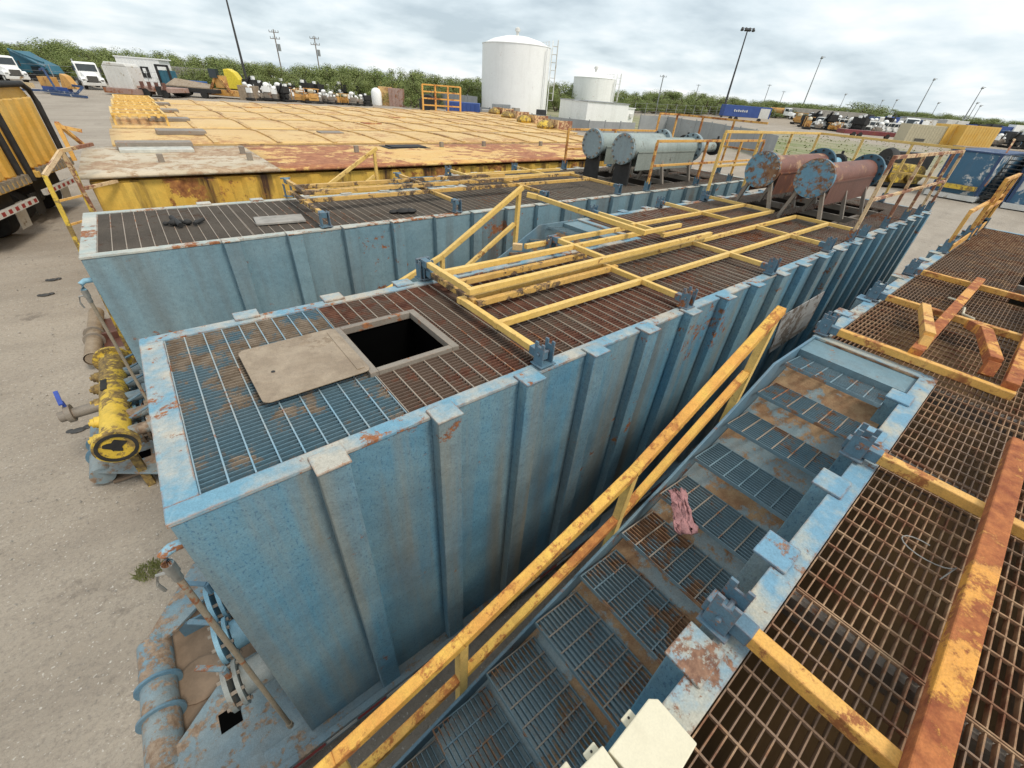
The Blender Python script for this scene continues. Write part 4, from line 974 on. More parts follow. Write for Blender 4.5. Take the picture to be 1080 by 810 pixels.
# ------------------------------------------------------------------ trees
def tree_proto(name, n, spread, seed, mat, label, leaf=.135):
    rnd = random.Random(seed)
    t = thing(name, (0, 0, 0), label, 'tree', 'brush trees along the yard edge')
    tr = MB(); br = []
    for k in range(4):
        a = k*1.6+rnd.uniform(0, .7); rr = rnd.uniform(.1, .26)*spread; top = Vector((rr*math.cos(a)*2.2, rr*math.sin(a)*2.2, rnd.uniform(.55, .8)))
        mid = top*.5 + Vector((rnd.uniform(-.05,.05), rnd.uniform(-.05,.05), .02))
        tr.tube([(0, 0, -.05), mid, top], [.028, .02, .008], 6); br.append(top)
    tr.build('trunk', MT['bark'], t, smooth=True)
    cr_ = MB(); lobes = []
    for k in range(13):
        a = rnd.uniform(0, 6.28); rr = spread*.5*math.sqrt(rnd.random()); z = rnd.uniform(.30, .86)
        lobes.append((Vector((rr*math.cos(a), rr*math.sin(a), z*(1-.3*rr/spread))), rnd.uniform(.13, .24)))
    for k in range(10):
        a = rnd.uniform(0, 6.28); lobes.append((Vector((spread*.45*math.cos(a), spread*.45*math.sin(a), rnd.uniform(.12, .35))), rnd.uniform(.12, .2)))
    for i in range(n):
        c, r = lobes[rnd.randrange(len(lobes))]
        d = Vector((rnd.gauss(0,1), rnd.gauss(0,1), rnd.gauss(0,1))).normalized()
        p = c + d*r*(rnd.random()**.4)*Vector((1,1,.8)).length/1.6
        if p.z < .02: continue
        s_ = leaf*.12*rnd.uniform(.5, 1.3); nrm = (d + Vector((rnd.uniform(-.8,.8), rnd.uniform(-.8,.8), rnd.uniform(-.3,1.0)))).normalized()
        u = nrm.cross(Vector((0,0,1)) if abs(nrm.z) < .9 else Vector((1,0,0))).normalized(); v = nrm.cross(u)
        q = rnd.uniform(0, 3.14); u2 = u*math.cos(q)+v*math.sin(q); v2 = -u*math.sin(q)+v*math.cos(q)
        cr_.add([p-u2*s_, p-v2*s_*.6, p+u2*s_, p+v2*s_*.6], ((0,1,2,3),))
    o = cr_.build('crown', mat, t)
    return t
protos = [tree_proto('brush_tree', 8500, 1.0, s_, MT['leaf'], 'green mesquite tree in the dense brush along the yard edge') for s_ in (1, 2, 3, 4, 5)]
def interp(tab, x):
    for (a, b), (c, d) in zip(tab, tab[1:]):
        if a <= x <= c: return lerp(b, d, (x-a)/(c-a))
    return tab[0][1] if x < tab[0][0] else tab[-1][1]
TOP = [(-150, 22), (0, 40), (30, 41), (55, 36), (80, 45), (120, 50), (170, 53), (220, 55), (260, 60), (300, 64), (340, 67), (362, 63), (380, 66), (420, 71), (445, 69), (480, 78), (505, 79), (590, 83), (640, 92), (680, 94), (726, 93), (769, 100), (840, 106.5), (885, 109.5), (905, 113), (950, 114.5), (1000, 119), (1040, 123), (1080, 125.5), (1250, 138)]
DST = [(-150, 122), (0, 122), (120, 112), (200, 102), (400, 92), (520, 95), (640, 120), (760, 165), (880, 230), (1000, 290), (1250, 300)]
rt = random.Random(11); used = set(); cnt = 0
def put_tree(x, D, yt, k, s_=1.0):
    global cnt
    P, h = at_dist(x, yt, D)
    if h < 1: return
    t = protos[k] if k not in used else copy_tree(protos[k])
    used.add(k); t.location = P; t.rotation_euler = (0, 0, rt.uniform(0, 6.28)); wd = rt.uniform(1.05, 1.45)*s_*(1 if x < 640 else 1.35 if x < 800 else 2.1)
    t.scale = (h*wd, h*wd, h*1.03); cnt += 1
x = -130
while x < 1220:
    D = interp(DST, x)
    for row in range(3):
        xx = x + rt.uniform(-9, 9); j = rt.choice((0, 0, 1, 1, 2, 4)) if row < 2 else rt.choice((0, -2, -3, 1))
        if row == 2: j += 9
        put_tree(xx, D*(1.12, 1.0, .93)[row]*rt.uniform(.98, 1.03), interp(TOP, xx) + j + (0, 2, 7)[row]*(.4 if x > 650 else 1), rt.randrange(5), 1.15)
    x += 15.5 if x < 560 else 13.5
put_tree(911, 225, 106.5, 2, 1.0)
yt_ = tree_proto('brush_tree', 900, .9, 33, MT['leaf_y'], 'yellow-flowering bush among the green brush above the small tanks', .3); del yt_['group']
P, h = at_dist(407, 77, 88); yt_.location = P; yt_.scale = (h*.9, h*.9, h*.95)
bush = tree_proto('brush_tree', 1100, 1.1, 35, MT['leaf'], 'round dark green bush in front of the grey sheet fence', .3); del bush['group']
P = px(437, 114); hh = height_to(P, 96); bush.location = P; bush.scale = (hh*1.3, hh*1.3, hh*1.05)

# ------------------------------------------------------------------ vehicles
def truck(name, P, rz, label, cabm, bodym=None, group=None, L=6.5, H=2.95, box=None, s=1.0):
    t = thing(name, (0, 0, 0), label, 'truck', group)
    m = MB(); m.box(-L, 1.9, -.45, .45, .65, .9); m.build('chassis', MT['black'], t)
    c = MB()
    c.prism([(-1.0, -1.15, .9), (-1.0, -1.15, 2.85), (-.7, -1.15, 2.95), (.35, -1.15, 2.85), (.62, -1.15, 1.95), (.62, -1.15, .9)], (0, 2.3, 0)); co = c.build('cab', cabm, t, bevel=.06)
    w_ = MB(); w_.prism([(.405, -1.0, 2.72), (.635, -1.0, 1.98), (.635, 1.0, 1.98), (.405, 1.0, 2.72)], (.02, 0, .006)); w_.build('windshield', MT['glass'], t)
    for s_ in (-1, 1):
        g_ = MB(); g_.prism([(-.75, 1.152*s_, 2.0), (-.75, 1.152*s_, 2.68), (.2, 1.152*s_, 2.65), (.42, 1.152*s_, 2.0)], (0, .012*s_, 0)); g_.build('side_window', MT['glass'], co)
    h_ = MB(); h_.prism([(.62, -.85, .95), (.62, -.85, 1.92), (2.1, -.75, 1.62), (2.3, -.72, 1.4), (2.3, -.72, .95)], (0, 1.5, 0)); h_.build('hood', cabm, t, bevel=.08)
    g_ = MB(); g_.box(2.31, 2.36, -.55, .55, .85, 1.5); g_.build('grille', MT['grille'], t)
    b_ = MB(); b_.box(2.2, 2.5, -1.2, 1.2, .45, .78); b_.build('bumper', MT['white_d'], t, bevel=.04)
    for s_ in (-1, 1):
        f_ = MB(); f_.prism([(.75, .72*s_, .85), (1.0, .72*s_, 1.35), (2.0, .72*s_, 1.35), (2.35, .72*s_, 1.15), (2.35, .72*s_, .8)], (0, .46*s_, 0)); f_.build('fender', cabm, t, bevel=.05)
        l_ = MB(); l_.box(2.35, 2.39, min(.78*s_, 1.1*s_), max(.78*s_, 1.1*s_), .95, 1.15); l_.build('headlight', MT['chrome'], t)
        k_ = MB(); k_.box(.6, .68, min(1.3*s_, 1.5*s_), max(1.3*s_, 1.5*s_), 1.9, 2.5); k_.beam((.6, 1.15*s_, 2.4), (.64, 1.4*s_, 2.4), .04); k_.build('mirror', MT['black'], t)
        for xw in (1.4, -L+1.0, -L+2.2):
            q = MB(); q.cyl((xw, .78*s_, .5), (xw, 1.12*s_, .5), .5, n=20); wo_ = q.build('wheel', MT['black'], t, smooth=True)
            q = MB(); q.cyl((xw, 1.115*s_, .5), (xw, 1.13*s_, .5), .26, n=14); q.build('rim', MT['white_d'], wo_)
    e_ = MB(); e_.cyl((-1.15, -1.0, .9), (-1.15, -1.0, 3.2), .08, n=8); e_.build('exhaust', MT['chrome'], t)
    if bodym:
        m = MB()
        if box == 'tank': m.cyl((-L, 0, 1.9), (-1.5, 0, 1.9), .95, n=24)
        else: m.box(-L-.3, -1.5, -1.2, 1.2, .92, box or 2.9)
        m.build('load_body', bodym, t)
    t.location = P; t.rotation_euler = (0, 0, rz); t.scale = (s, s, s)
    return t
P = px(100, 94); truck('parked_truck', P, face_cam(P)+.10, 'white conventional truck with dark grille parked alone facing the yard, at the brush', MT['white'])
P = px(14, 87); truck('parked_truck', P, face_cam(P)+.30, 'white truck with teal load body parked at the left edge', MT['white'], MT['teal'], L=8, box=2.7)
# teal rig body on the left with booms
P = px(42, 86); t = thing('teal_rig', P, 'dark teal oilfield rig trailer with folded booms, right of the left-edge truck', 'trailer')
u = Vector((CR.x, CR.y, 0)).normalized(); v = Vector((-u.y, u.x, 0))
def lb(m, P, u, v, x0, x1, y0, y1, z0, z1):
    m.prism([P+u*x0+v*y0+Vector((0,0,z0)), P+u*x1+v*y0+Vector((0,0,z0)), P+u*x1+v*y1+Vector((0,0,z0)), P+u*x0+v*y1+Vector((0,0,z0))], (0, 0, z1-z0))
m = MB(); m.prism([P+u*-2.4+Vector((0,0,1.0)), P+u*2.2+Vector((0,0,1.0)), P+u*1.8+Vector((0,0,2.0)), P+u*-.2+Vector((0,0,2.8)), P+u*-1.6+Vector((0,0,3.5)), P+u*-2.4+Vector((0,0,3.5))], v*2.4); m.build('rig_body', MT['teal'], t)
for k in range(3):
    m = MB(); m.beam(P+u*(-2.2+.3*k)-v*.15+Vector((0,0,3.6-.1*k)), P+u*(2.0)-v*.15+Vector((0,0,2.3-.35*k)), .22); m.build('boom', MT['teal'] if k != 1 else MT['pipe_blue'], t)
for xw in (-1.6, -.3, 1.5): m = MB(); m.cyl(P+u*xw-v*.2+Vector((0,0,.5)), P+u*xw+v*.3+Vector((0,0,.5)), .5, n=18); m.build('wheel', MT['black'], t)
m = MB(); lb(m, P, u, v, -.2, 1.9, -.12, -.05, .9, 1.8); m.build('dark_panel', MT['glass'], t)
# frame scrap on the ground at the left
P = px(62, 100); t = thing('steel_scrap', P, 'blue steel frame scrap with yellow parts lying on the open yard at left', 'scrap frame')
m = MB()
for a, b in (((-4.2, 0, .2), (-1.5, .2, .3)), ((-1.5, .2, .3), (2.4, -.2, .25)), ((2.4, -.2, .3), (2.8, .4, .9)), ((2.8, .4, .9), (1.0, .8, 1.0)), ((0, 0, .3), (-.5, .1, 2.4)), ((-.5, .1, 2.4), (-1.0, .2, 2.2))):
    m.beam(P+u*a[0]+v*a[1]+Vector((0,0,a[2])), P+u*b[0]+v*b[1]+Vector((0,0,b[2])), .2)
m.build('frame', MT['navy'], t)
m = MB(); m.beam(P+u*.3-v*1.2+Vector((0,0,.12)), P+u*5.0-v*2.2+Vector((0,0,.12)), .22); m.build('long_bar', MT['navy'], t)
m = MB(); lb(m, P, u, v, -2.0, .8, .5, 1.2, .15, .7); m.build('blue_base', MT['blue_bright'], t)
m = MB(); m.prism([P+u*.2+v*.6+Vector((0,0,.6)), P+u*1.7+v*.6+Vector((0,0,.6)), P+u*1.1+v*.6+Vector((0,0,1.8)), P+u*.6+v*.6+Vector((0,0,2.0))], v*.8); m.build('yellow_guard', MT['orangejunk'], t)
m = MB(); lb(m, P, u, v, -2.2, -.8, .7, 1.6, .6, 1.6); m.build('orange_block', MT['orangejunk'], t)
# flat things by the left truck
P = px(24, 92); m = MB(); lb(m, P, u, v, -1.6, 1.0, 0, .6, 0, .5)
one(m, 'timber_stack', flat('pale_timber', (.55, .42, .24), .8), 'low pale timber stack lying below the left-edge truck', 'timber stack', P)

# white cube on dusty deck and neighbours
def block(pa, L, dep, h, name, label, cat, mat, z0=0, rz=None, wheels=False, extra=None, group=None, bev=.05):
    P = px(*pa); t = thing(name, P, label, cat, group)
    uu, vv = (u, v) if rz is None else (Vector((math.cos(rz), math.sin(rz), 0)), Vector((-math.sin(rz), math.cos(rz), 0)))
    m = MB(); lb(m, P, uu, vv, -L/2, L/2, 0, dep, z0, z0+h)
    if not wheels and h > 1.5:
        n = max(2, int(L/.5))
        for k in range(1, n): lb(m, P, uu, vv, -L/2+L*k/n-.04, -L/2+L*k/n+.04, -.045, -.001, z0+.12, z0+h-.12)
    m.build('body', mat, t, bevel=bev)
    if wheels:
        for xw in (-L*.32, -L*.2, L*.3):
            w_ = MB(); w_.cyl(P+uu*xw-vv*.02+Vector((0,0,.45)), P+uu*xw+vv*.35+Vector((0,0,.45)), .45, n=16); w_.build('wheel', MT['black'], t)
    if extra: extra(t, P, uu, vv)
    return t
def deckx(t, P, uu, vv):
    m = MB(); lb(m, P, uu, vv, -2.0, 2.0, -.5, 2.8, .2, .75); m.build('deck', MT['pinkish'], t)
    m = MB(); m.prism([P+uu*-1.5+Vector((0,0,2.95)), P+uu*1.5+Vector((0,0,2.95)), P+uu*1.3+Vector((0,0,3.3)), P+uu*-1.1+Vector((0,0,3.35))], vv*2.2); m.build('rounded_top', MT['white_d'], t, bevel=.1)
block((132, 101), 3.0, 2.3, 2.2, 'covered_trailer', 'cream covered box on a dusty red trailer deck', 'trailer', MT['white_d'], z0=.75, extra=deckx)
def vanx(t, P, uu, vv):
    m = MB(); lb(m, P, uu, vv, .1, 1.3, -.06, -.01, 1.3, 2.7); do = m.build('door', MT['black'], t)
    m = MB(); lb(m, P, uu, vv, .45, .9, -.09, -.06, 1.9, 2.5); m.build('window', MT['white'], do)
    m = MB(); lb(m, P, uu, vv, -3.3, 3.5, -.08, 2.5, 3.65, 3.8); m.build('roof', MT['white'], t)
block((155, 93), 6.4, 2.4, 3.65, 'box_van', 'white box van body with dark framed door, behind the cream covered box', 'van', MT['white'], extra=vanx)
def dk2(t, P, uu, vv):
    m = MB()
    for k in range(5): lb(m, P, uu, vv, -2.2+.9*k, -1.9+.9*k, -.1, .2, .85, 1.6)
    m.build('stake', MT['skirt_rust'], t)
    m = MB(); lb(m, P, uu, vv, .6, 1.1, -.3, .2, .3, 1.2); m.build('black_box', MT['black'], t)
block((164, 103), 4.6, 3.5, .5, 'flatbed_trailer', 'dusty red flatbed deck with stakes below the white box van', 'trailer', MT['pinkish'], z0=.6, wheels=True, extra=dk2)
def frm(t, P, uu, vv):
    m = MB()
    for a in (-.8, .8): lb(m, P, uu, vv, a-.12, a+.12, -.2, 0, .2, 3.2)
    lb(m, P, uu, vv, -.9, .9, -.2, 0, 3.0, 3.25); m.build('black_frame', MT['black'], t)
block((180, 98), 1.4, 1.5, 2.6, 'dark_cabinet', 'dark upright cabinet with black frame right of the white box van', 'cabinet', MT['teal'], extra=frm)
block((206, 95), 7.5, 2.4, 2.9, 'container', 'dusty grey container behind the tarped flatbed', 'container', MT['concrete'])
def tarp(t, P, uu, vv):
    m = MB(); m.prism([P+uu*-3+Vector((0,0,1.1)), P+uu*2.8+Vector((0,0,1.1)), P+uu*2.2+vv*1.5+Vector((0,0,1.5)), P+uu*-2.4+vv*1.5+Vector((0,0,1.9))], (0, 0, .12)); m.build('tarp', MT['tanplate'], t)
    m = MB(); m.ball(P+uu*-.9-vv*.2+Vector((0,0,.55)), (1.3, .6, .5)); m.build('black_bundle', MT['black'], t, smooth=True)
block((202, 103), 6, 2.2, .45, 'flatbed_trailer', 'flatbed trailer with sandy tarp and black bundle before the grey container', 'trailer', MT['black'], z0=.6, wheels=True, extra=tarp)
block((205, 98), 3.5, 1.2, 1.5, 'blue_bundle', 'blue sheeted bundle lying before the grey container', 'bundle', MT['bluegoods'])
def orm(t, P, uu, vv):
    m = MB(); m.beam(P+uu*-1.6+Vector((0,0,.6)), P+uu*-.4+Vector((0,0,2.4)), .25); m.beam(P+uu*1.4+Vector((0,0,.6)), P+uu*.2+Vector((0,0,2.4)), .25); lb(m, P, uu, vv, -.6, .6, 0, 1, 1.2, 2.6); m.build('mast_frame', MT['orangejunk'], t)
    m = MB(); lb(m, P, uu, vv, -1.0, 0, -.2, .5, 2.3, 3.3); m.build('cab', MT['glass'], t)
block((236, 104), 4.6, 2, .7, 'orange_machine', 'orange machine on a low frame with dark cab, left of the yellow shell', 'machine', MT['orangejunk'], z0=.3, extra=orm)
P = px(249, 101); t = thing('yellow_shell', P, 'bright yellow curved shell beside the tall dark mast', 'shell')
m = MB(); m.prism([P+u*a+Vector((0,0,b)) for a, b in ((-1.1, .8), (1.2, .8), (1.1, 2.0), (.5, 2.9), (-.3, 3.3), (-1.0, 3.2))], v*1.4); m.build('shell', MT['yelsheet'], t, bevel=.1)
block((262, 106), 2.2, 1.6, 1.7, 'crate', 'rust-tan crate below the tall dark mast', 'crate', MT['tanplate'])

# packed rows of engines and pumps
def pump_proto(kind):
    t = thing('engine_unit', (0, 0, 0), 'engine unit', 'engine', 'engine units packed in rows')
    m = MB(); m.box(-1.0, 1.0, -.55, .55, .1, .3); m.box(-.9, -.7, -.5, .5, 0, .1); m.box(.7, .9, -.5, .5, 0, .1); m.build('skid', MT['black'], t)
    m = MB(); m.box(-.7, .5, -.35, .35, .3, 1.1); m.box(-.5, .3, -.42, .42, .6, .95); m.cyl((.5, 0, .7), (.85, 0, .7), .3, n=12); m.build('engine_block', MT['darkframe'] if kind in (0, 2) else MT['orangejunk' if kind == 1 else 'black'], t, bevel=.03)
    if kind in (0, 2):
        m = MB(); m.box(-.75, -.45, -.4, .4, .9, 1.45); m.cyl((-.2, .1, 1.1), (-.2, .1, 1.5), .2, n=12); m.ball((-.2, .1, 1.6), (.40, .34, .26)); m.ball((.45, -.1, 1.2), (.22, .2, .2)); m.build('white_dome', MT['white'], t, smooth=True)
        m = MB(); m.cyl((.3, -.1, 1.1), (.35, -.1, 1.9), .05, n=8); m.build('exhaust', MT['chrome'], t)
    if kind == 1:
        m = MB(); m.beam((-.9, -.5, .3), (-.9, -.5, 1.6), .09); m.beam((.9, -.5, .3), (.9, -.5, 1.6), .09); m.beam((-.9, -.5, 1.6), (.9, -.5, 1.6), .09); m.beam((-.9, .5, 1.6), (.9, .5, 1.6), .09); m.build('frame', MT['orangejunk'], t)
        m = MB(); m.ball((.1, 0, 1.35), (.4, .35, .3)); m.build('tan_housing', MT['beige'], t, smooth=True)
    if kind == 3:
        m = MB(); m.box(-.8, .8, -.5, .5, 1.1, 1.9); m.beam((-.6, -.52, 1.0), (.7, -.52, 2.2), .2); m.build('radiator', MT['black'], t)
        m = MB(); m.cyl((.4, .2, 1.9), (.4, .2, 2.2), .25, n=10); m.build('white_cap', MT['white'], t)
    return t
pr = [pump_proto(k) for k in range(4)]
LB = ['white domed engine unit on a black skid in the packed machinery rows', 'orange framed engine unit with tan housing in the packed machinery rows', None, 'tall black radiator engine unit in the packed machinery rows']
LB[2] = LB[0]; re_ = random.Random(5); first = [True]*4
for ri, (ya, yb, x0, x1, st_) in enumerate(((88, 96, 186, 342, 4.0), (92, 99, 252, 352, 3.8), (94, 101.5, 254, 362, 4.2), (97, 103.5, 256, 370, 4.8), (99.5, 105.5, 256, 378, 5.4), (102.5, 108, 262, 386, 7.5), (106, 112, 270, 392, 9))):
    x = x0
    while x < x1:
        P = px(x + re_.uniform(-1.5, 1.5), lerp(ya, yb, (x-x0)/(x1-x0)) + re_.uniform(-.4, .4)); k = re_.choice((0, 0, 3, 2, 3, 0, 1) if ri < 4 else (0, 1, 3, 3, 0, 2))
        s_ = re_.uniform(.7, 1.2)
        if first[k]: o = pr[k]; first[k] = False
        else: o = copy_tree(pr[k])
        o.location = P; o.rotation_euler = (0, 0, re_.uniform(0, 6.28)); o.scale = (s_, s_, s_); o['label'] = LB[k]
        x += .8*st_*re_.uniform(.8, 1.2)
# loose machines among the far right rows
lab = 'small weathered engine unit among the machines before the far containers'
for i in range(34):
    P = px(842 + 3.6*i + re_.uniform(-2, 2), 131.5 + .30*i + re_.uniform(-1.2, 4.5)); o = copy_tree(pr[re_.choice((0, 1, 2, 3))]); s_ = re_.uniform(.9, 1.7)
    o.location = P; o.rotation_euler = (0, 0, re_.uniform(0, 6.28)); o.scale = (s_, s_, s_); o['label'] = lab; o['group'] = 'engine units before the far containers'
for i in range(12):
    P = px(1034 + 8*i + re_.uniform(-3, 3), 150 + .9*i + re_.uniform(-5, 4)); o = copy_tree(pr[re_.choice((0, 1, 2, 3))]); s_ = re_.uniform(.9, 1.5)
    o.location = P; o.rotation_euler = (0, 0, re_.uniform(0, 6.28)); o.scale = (s_, s_, s_); o['label'] = 'small weathered engine unit beyond the worn blue tanks at the right edge'; o['group'] = 'engine units beyond the blue tanks'
# small tanks and boxes right of the rows
P = px(398, 111); m = MB(); m.lathe(P, [(.75, 0), (.8, .2), (.8, 1.7), (.6, 2.1), (.2, 2.3)], 18); one(m, 'plastic_tank', MT['white'], 'small round white plastic tank right of the machinery rows', 'tank', P, smooth=True)
block((406.5, 111.5), 1.9, 1.6, 2.5, 'tote', 'pale yellow tote between the white plastic tank and the red-brown box', 'tote', MT['tan_roof'], bev=.15)
block((418, 112.5), 2.2, 1.6, 2.4, 'box', 'dusty red-brown box right of the pale yellow tote', 'box', MT['pinkish'])
P = px(452, 122); t = thing('tyre', P, 'big black tyre standing behind the far tank roofs', 'tyre')
m = MB(); m.lathe(P+Vector((0,0,1.2)), [(.75, -.3), (1.15, -.35), (1.25, 0), (1.15, .35), (.75, .3)], 24, (u.y, -u.x, 0)); m.build('tread', MT['black'], t, smooth=True)
block((488, 126), 4.4, 2.4, 1.9, 'container', 'blue container standing behind the far ends of the yellow tanks', 'container', MT['blue_bright'])
for i, (x, y, L, h_) in enumerate(((516, 128, 2.2, 1.3), (528, 127, 2.6, 1.9), (545, 129, 2.4, 1.2))):
    block((x, y), L, 1.5, h_, 'equipment_box', ('low grey equipment box left of the storage tank foot', 'tall pale grey equipment box at the storage tank foot', 'low grey-brown equipment box right of the storage tank foot')[i], 'equipment box', (MT['concrete'], MT['grey_sheet'], MT['concrete'])[i])
P = px(585, 133)
block((570, 130), 1.4, 1.2, 1.6, 'equipment_box', 'dark cabinet box between the storage tank and the white shed', 'cabinet', MT['pole_dark'])

# right side: far trailers, trucks and containers
def lettering(t, P, uu, vv):
    m = MB(); x = -3.4
    for k in range(7): lb(m, P, uu, vv, x, x+.28, -.07, -.02, 1.9, 2.35 - .1*(k % 2)); x += .5
    m.build('lettering', MT['letter_w'], t)
    m = MB(); lb(m, P, uu, vv, 3.0, 5.4, -.06, -.015, .9, 2.9); m.build('scuffed_panel', MT['white_d'], t)
block((785, 128.5), 11.5, 2.5, 2.3, 'blue_trailer', 'blue box trailer with white lettering and scuffed white end behind the orange rails', 'trailer', MT['blue_bright'], z0=.9, wheels=True, extra=lettering)
P = px(829, 125.5); truck('parked_truck', P, face_cam(P)+1.2, 'small white truck with orange mixer load beyond the orange rails', MT['white'], MT['orangejunk'], box='tank', L=6)
def dark_end(t, P, uu, vv):
    m = MB()
    for k in range(5): lb(m, P, uu, vv, -9+4*k, -7.6+4*k, -.06, -.01, .6, 2.6)
    m.build('side_panel', MT['concrete'], t)
block((869, 128), 26, 3, 3.1, 'long_container', 'long dusty grey container row before the far trees', 'container', MT['concrete'], extra=dark_end)
for i in range(3):
    block((899 + 7*i, 130 + .5*i), 3.2, 2, 2.3, 'pump_trailer', 'dark pump trailer with pale pipes right of the long grey container', 'trailer', MT['pole_dark'] if i != 1 else MT['white_d'], wheels=True, z0=.6, group='dark pump trailers by the long container')
tp = None; rw = random.Random(8)
for i in range(12):
    P = px(862 + 7.4*i, 136 + .62*i); lab = 'white truck nose in the long row of white trucks beyond the grass'
    if tp is None: tp = truck('parked_truck', P, face_cam(P)-.6, lab, MT['white_d'], MT['white_d'], 'white trucks in the far row', L=5, box=1.7, s=.8)
    else:
        c = copy_tree(tp); c.location = P; c.rotation_euler = (0, 0, face_cam(P)-.6+rw.uniform(-.5, .5))
block((917, 146), 11, 2.4, .7, 'flatbed_trailer', 'low maroon flatbed trailer before the row of white trucks', 'trailer', MT['maroon'], z0=.5, wheels=True)
P = px(955, 142); truck('parked_truck', P, face_cam(P)+.15, 'larger white truck facing the yard at the right end of the white row', MT['white'], MT['white_d'], L=8, s=1.15)
fr = random.Random(21)
for i in range(9):
    P = px(918 + 7*i, 131.5 + .45*i); cm = MT[fr.choice(('maroon', 'navy', 'white_d', 'white', 'blue_bright'))]
    block((918 + 7.5*i, 132 + .5*i), fr.uniform(3.5, 5), 2.4, fr.uniform(1.6, 2.4), 'far_trailer', 'small far trailer box among the mixed maroon, blue and white ones', 'trailer', cm, z0=.5, wheels=True, group='mixed far trailers behind the white row')
block((974, 134), 16, 4, 2.9, 'container', 'pale blue-grey container stack behind the tan container', 'container', MT['grey_sheet'])
def vent(t, P, uu, vv):
    m = MB(); lb(m, P, uu, vv, -2.6, -.9, -.08, -.01, .5, .9); m.build('vent_panel', MT['grille'], t)
block((977, 153), 8.5, 3, 3.0, 'container', 'tan container left of the bright yellow containers', 'container', flat('tan_container', (.50, .44, .30), .6), rz=math.atan2(u.y, u.x)-.1, extra=vent)
block((1001, 155), 4.2, 3, 3.4, 'container', 'bright yellow container, left one of two, beside the tan container', 'container', MT['yel_box'])
block((1024, 157.5), 6.2, 3, 3.5, 'container', 'bright yellow container, right and wider one of two', 'container', MT['yel_box'])
for i in range(8):
    block((1000 + 12*i, 136 + 1.0*i), fr.uniform(4, 6), 3, fr.uniform(1.6, 2.7), 'far_trailer', 'far blue or white trailer box near the right horizon', 'trailer', MT[fr.choice(('white_d', 'blue_bright', 'grey_sheet', 'pole_dark', 'white'))], z0=.4, wheels=True, group='far trailers near the right horizon')
for i in range(4):
    block((1046 + 13*i, 152 + 1.6*i), 5.0, 2.5, 2.2, 'wrecked_machine', 'dark wrecked machine with pale parts beyond the worn blue tanks', 'machine', MT[('fracblue', 'navy', 'pole_dark', 'fracblue')[i]], z0=.5, wheels=True, group='dark machines beyond the blue tanks')
block((1050, 163), 12, 2, .8, 'pipe_stack', 'low dusty brown pipe stack behind the worn blue tanks', 'pipe stack', MT['tanplate'])

# worn blue tanks at the right
def frac(pa, pb_, dep, h, label, stairs=False):
    a = px(*pa); b = px(*pb_); uu = (b-a); uu.z = 0; L = uu.length; uu.normalize(); vv = Vector((-uu.y, uu.x, 0))
    if vv.dot(Vector((a.x-CAM.x, a.y-CAM.y, 0))) < 0: vv = -vv
    t = thing('worn_tank', a, label, 'tank')
    m = MB(); lb(m, a, uu, vv, 0, L, 0, dep, .35, h); m.build('body', MT['fracblue'], t, bevel=.03)
    m = MB(); lb(m, a, uu, vv, -.1, L+.1, -.5, dep, .05, .35); m.build('skid', MT['white_d'], t)
    m = MB(); lb(m, a, uu, vv, -.06, L+.06, -.06, dep, h, h+.08); m.build('roof', MT['navy'], t)
    m = MB(); lb(m, a, uu, vv, -.02, .14, -.09, -.002, .4, h); m.build('corner_post', MT['navy'], t); m = MB(); lb(m, a, uu, vv, L-.14, L+.02, -.09, -.002, .4, h); m.build('corner_post', MT['navy'], t)
    if stairs:
        m = MB()
        n = 12
        for k in range(n): lb(m, a, uu, vv, -1.4, -.1, .1+.28*k*.8, .42+.28*k*.8, .2+k*h/n, .25+k*h/n)
        m.build('stair_treads', MT['pole_dark'], t)
        for s_ in (-1.45, -.1):
            m = MB(); m.beam(a+uu*s_+vv*.1+Vector((0,0,.2)), a+uu*s_+vv*2.8+Vector((0,0,h)), .08, .25); m.build('stringer', MT['navy'], t)
        m = MB(); m.beam(a+uu*-1.45+vv*0+Vector((0,0,1.1)), a+uu*-1.45+vv*2.7+Vector((0,0,h+.9)), .1); m.beam(a+uu*-1.45+vv*2.7+Vector((0,0,h+.9)), a+uu*-1.45+vv*6+Vector((0,0,h+.9)), .1); m.build('handrail', MT['rustpeel'], t)
    else:
        m = MB(); m.beam(a+uu*.3-vv*.3+Vector((0,0,.8)), a+uu*(L-.2)-vv*.3+Vector((0,0,.8)), .28); m.build('yellow_bar', MT['yel_pipe'], t)
    return t
frac((977, 205), (1025, 214), 9, 2.9, 'worn blue tank with white patches and yellow bar, standing alone beside the stair tank')
frac((1056, 219), (1115, 229), 9, 2.9, 'worn blue tank with dark stairs on its left side, at the right edge', stairs=True)
# yellow vacuum unit behind the rail
P = px(950, 199); t = thing('yellow_unit', P, 'yellow skid-mounted machine with round drums and black tyre behind the peeling guard rail', 'machine')
m = MB(); lb(m, P, u, v, -3.0, 1.6, 0, 2.2, .15, .35); m.build('skid', MT['black'], t)
for k in range(3):
    m = MB(); c = P+u*(-2.2+1.4*k)+v*.8+Vector((0,0,1.0)); m.cyl(c-v*.8, c+v*1.0, .62, n=20); m.build('drum', MT['yel_pipe'], t, smooth=True)
m = MB(); lb(m, P, u, v, -2.8, 1.4, .4, 1.8, .35, .9); m.build('base_box', MT['yel_box'], t)
m = MB(); m.lathe(P+u*-.3+v*2.4+Vector((0,0,1.6)), [(.5, -.3), (.85, -.3), (.95, 0), (.85, .3), (.5, .3)], 20, (u.x, u.y, 0)); m.build('tyre', MT['black'], t, smooth=True)
m = MB(); lb(m, P, u, v, -.2, 3.2, 2.2, 3.4, 1.2, 2.3); m.build('dark_hood', MT['pole_dark'], t)

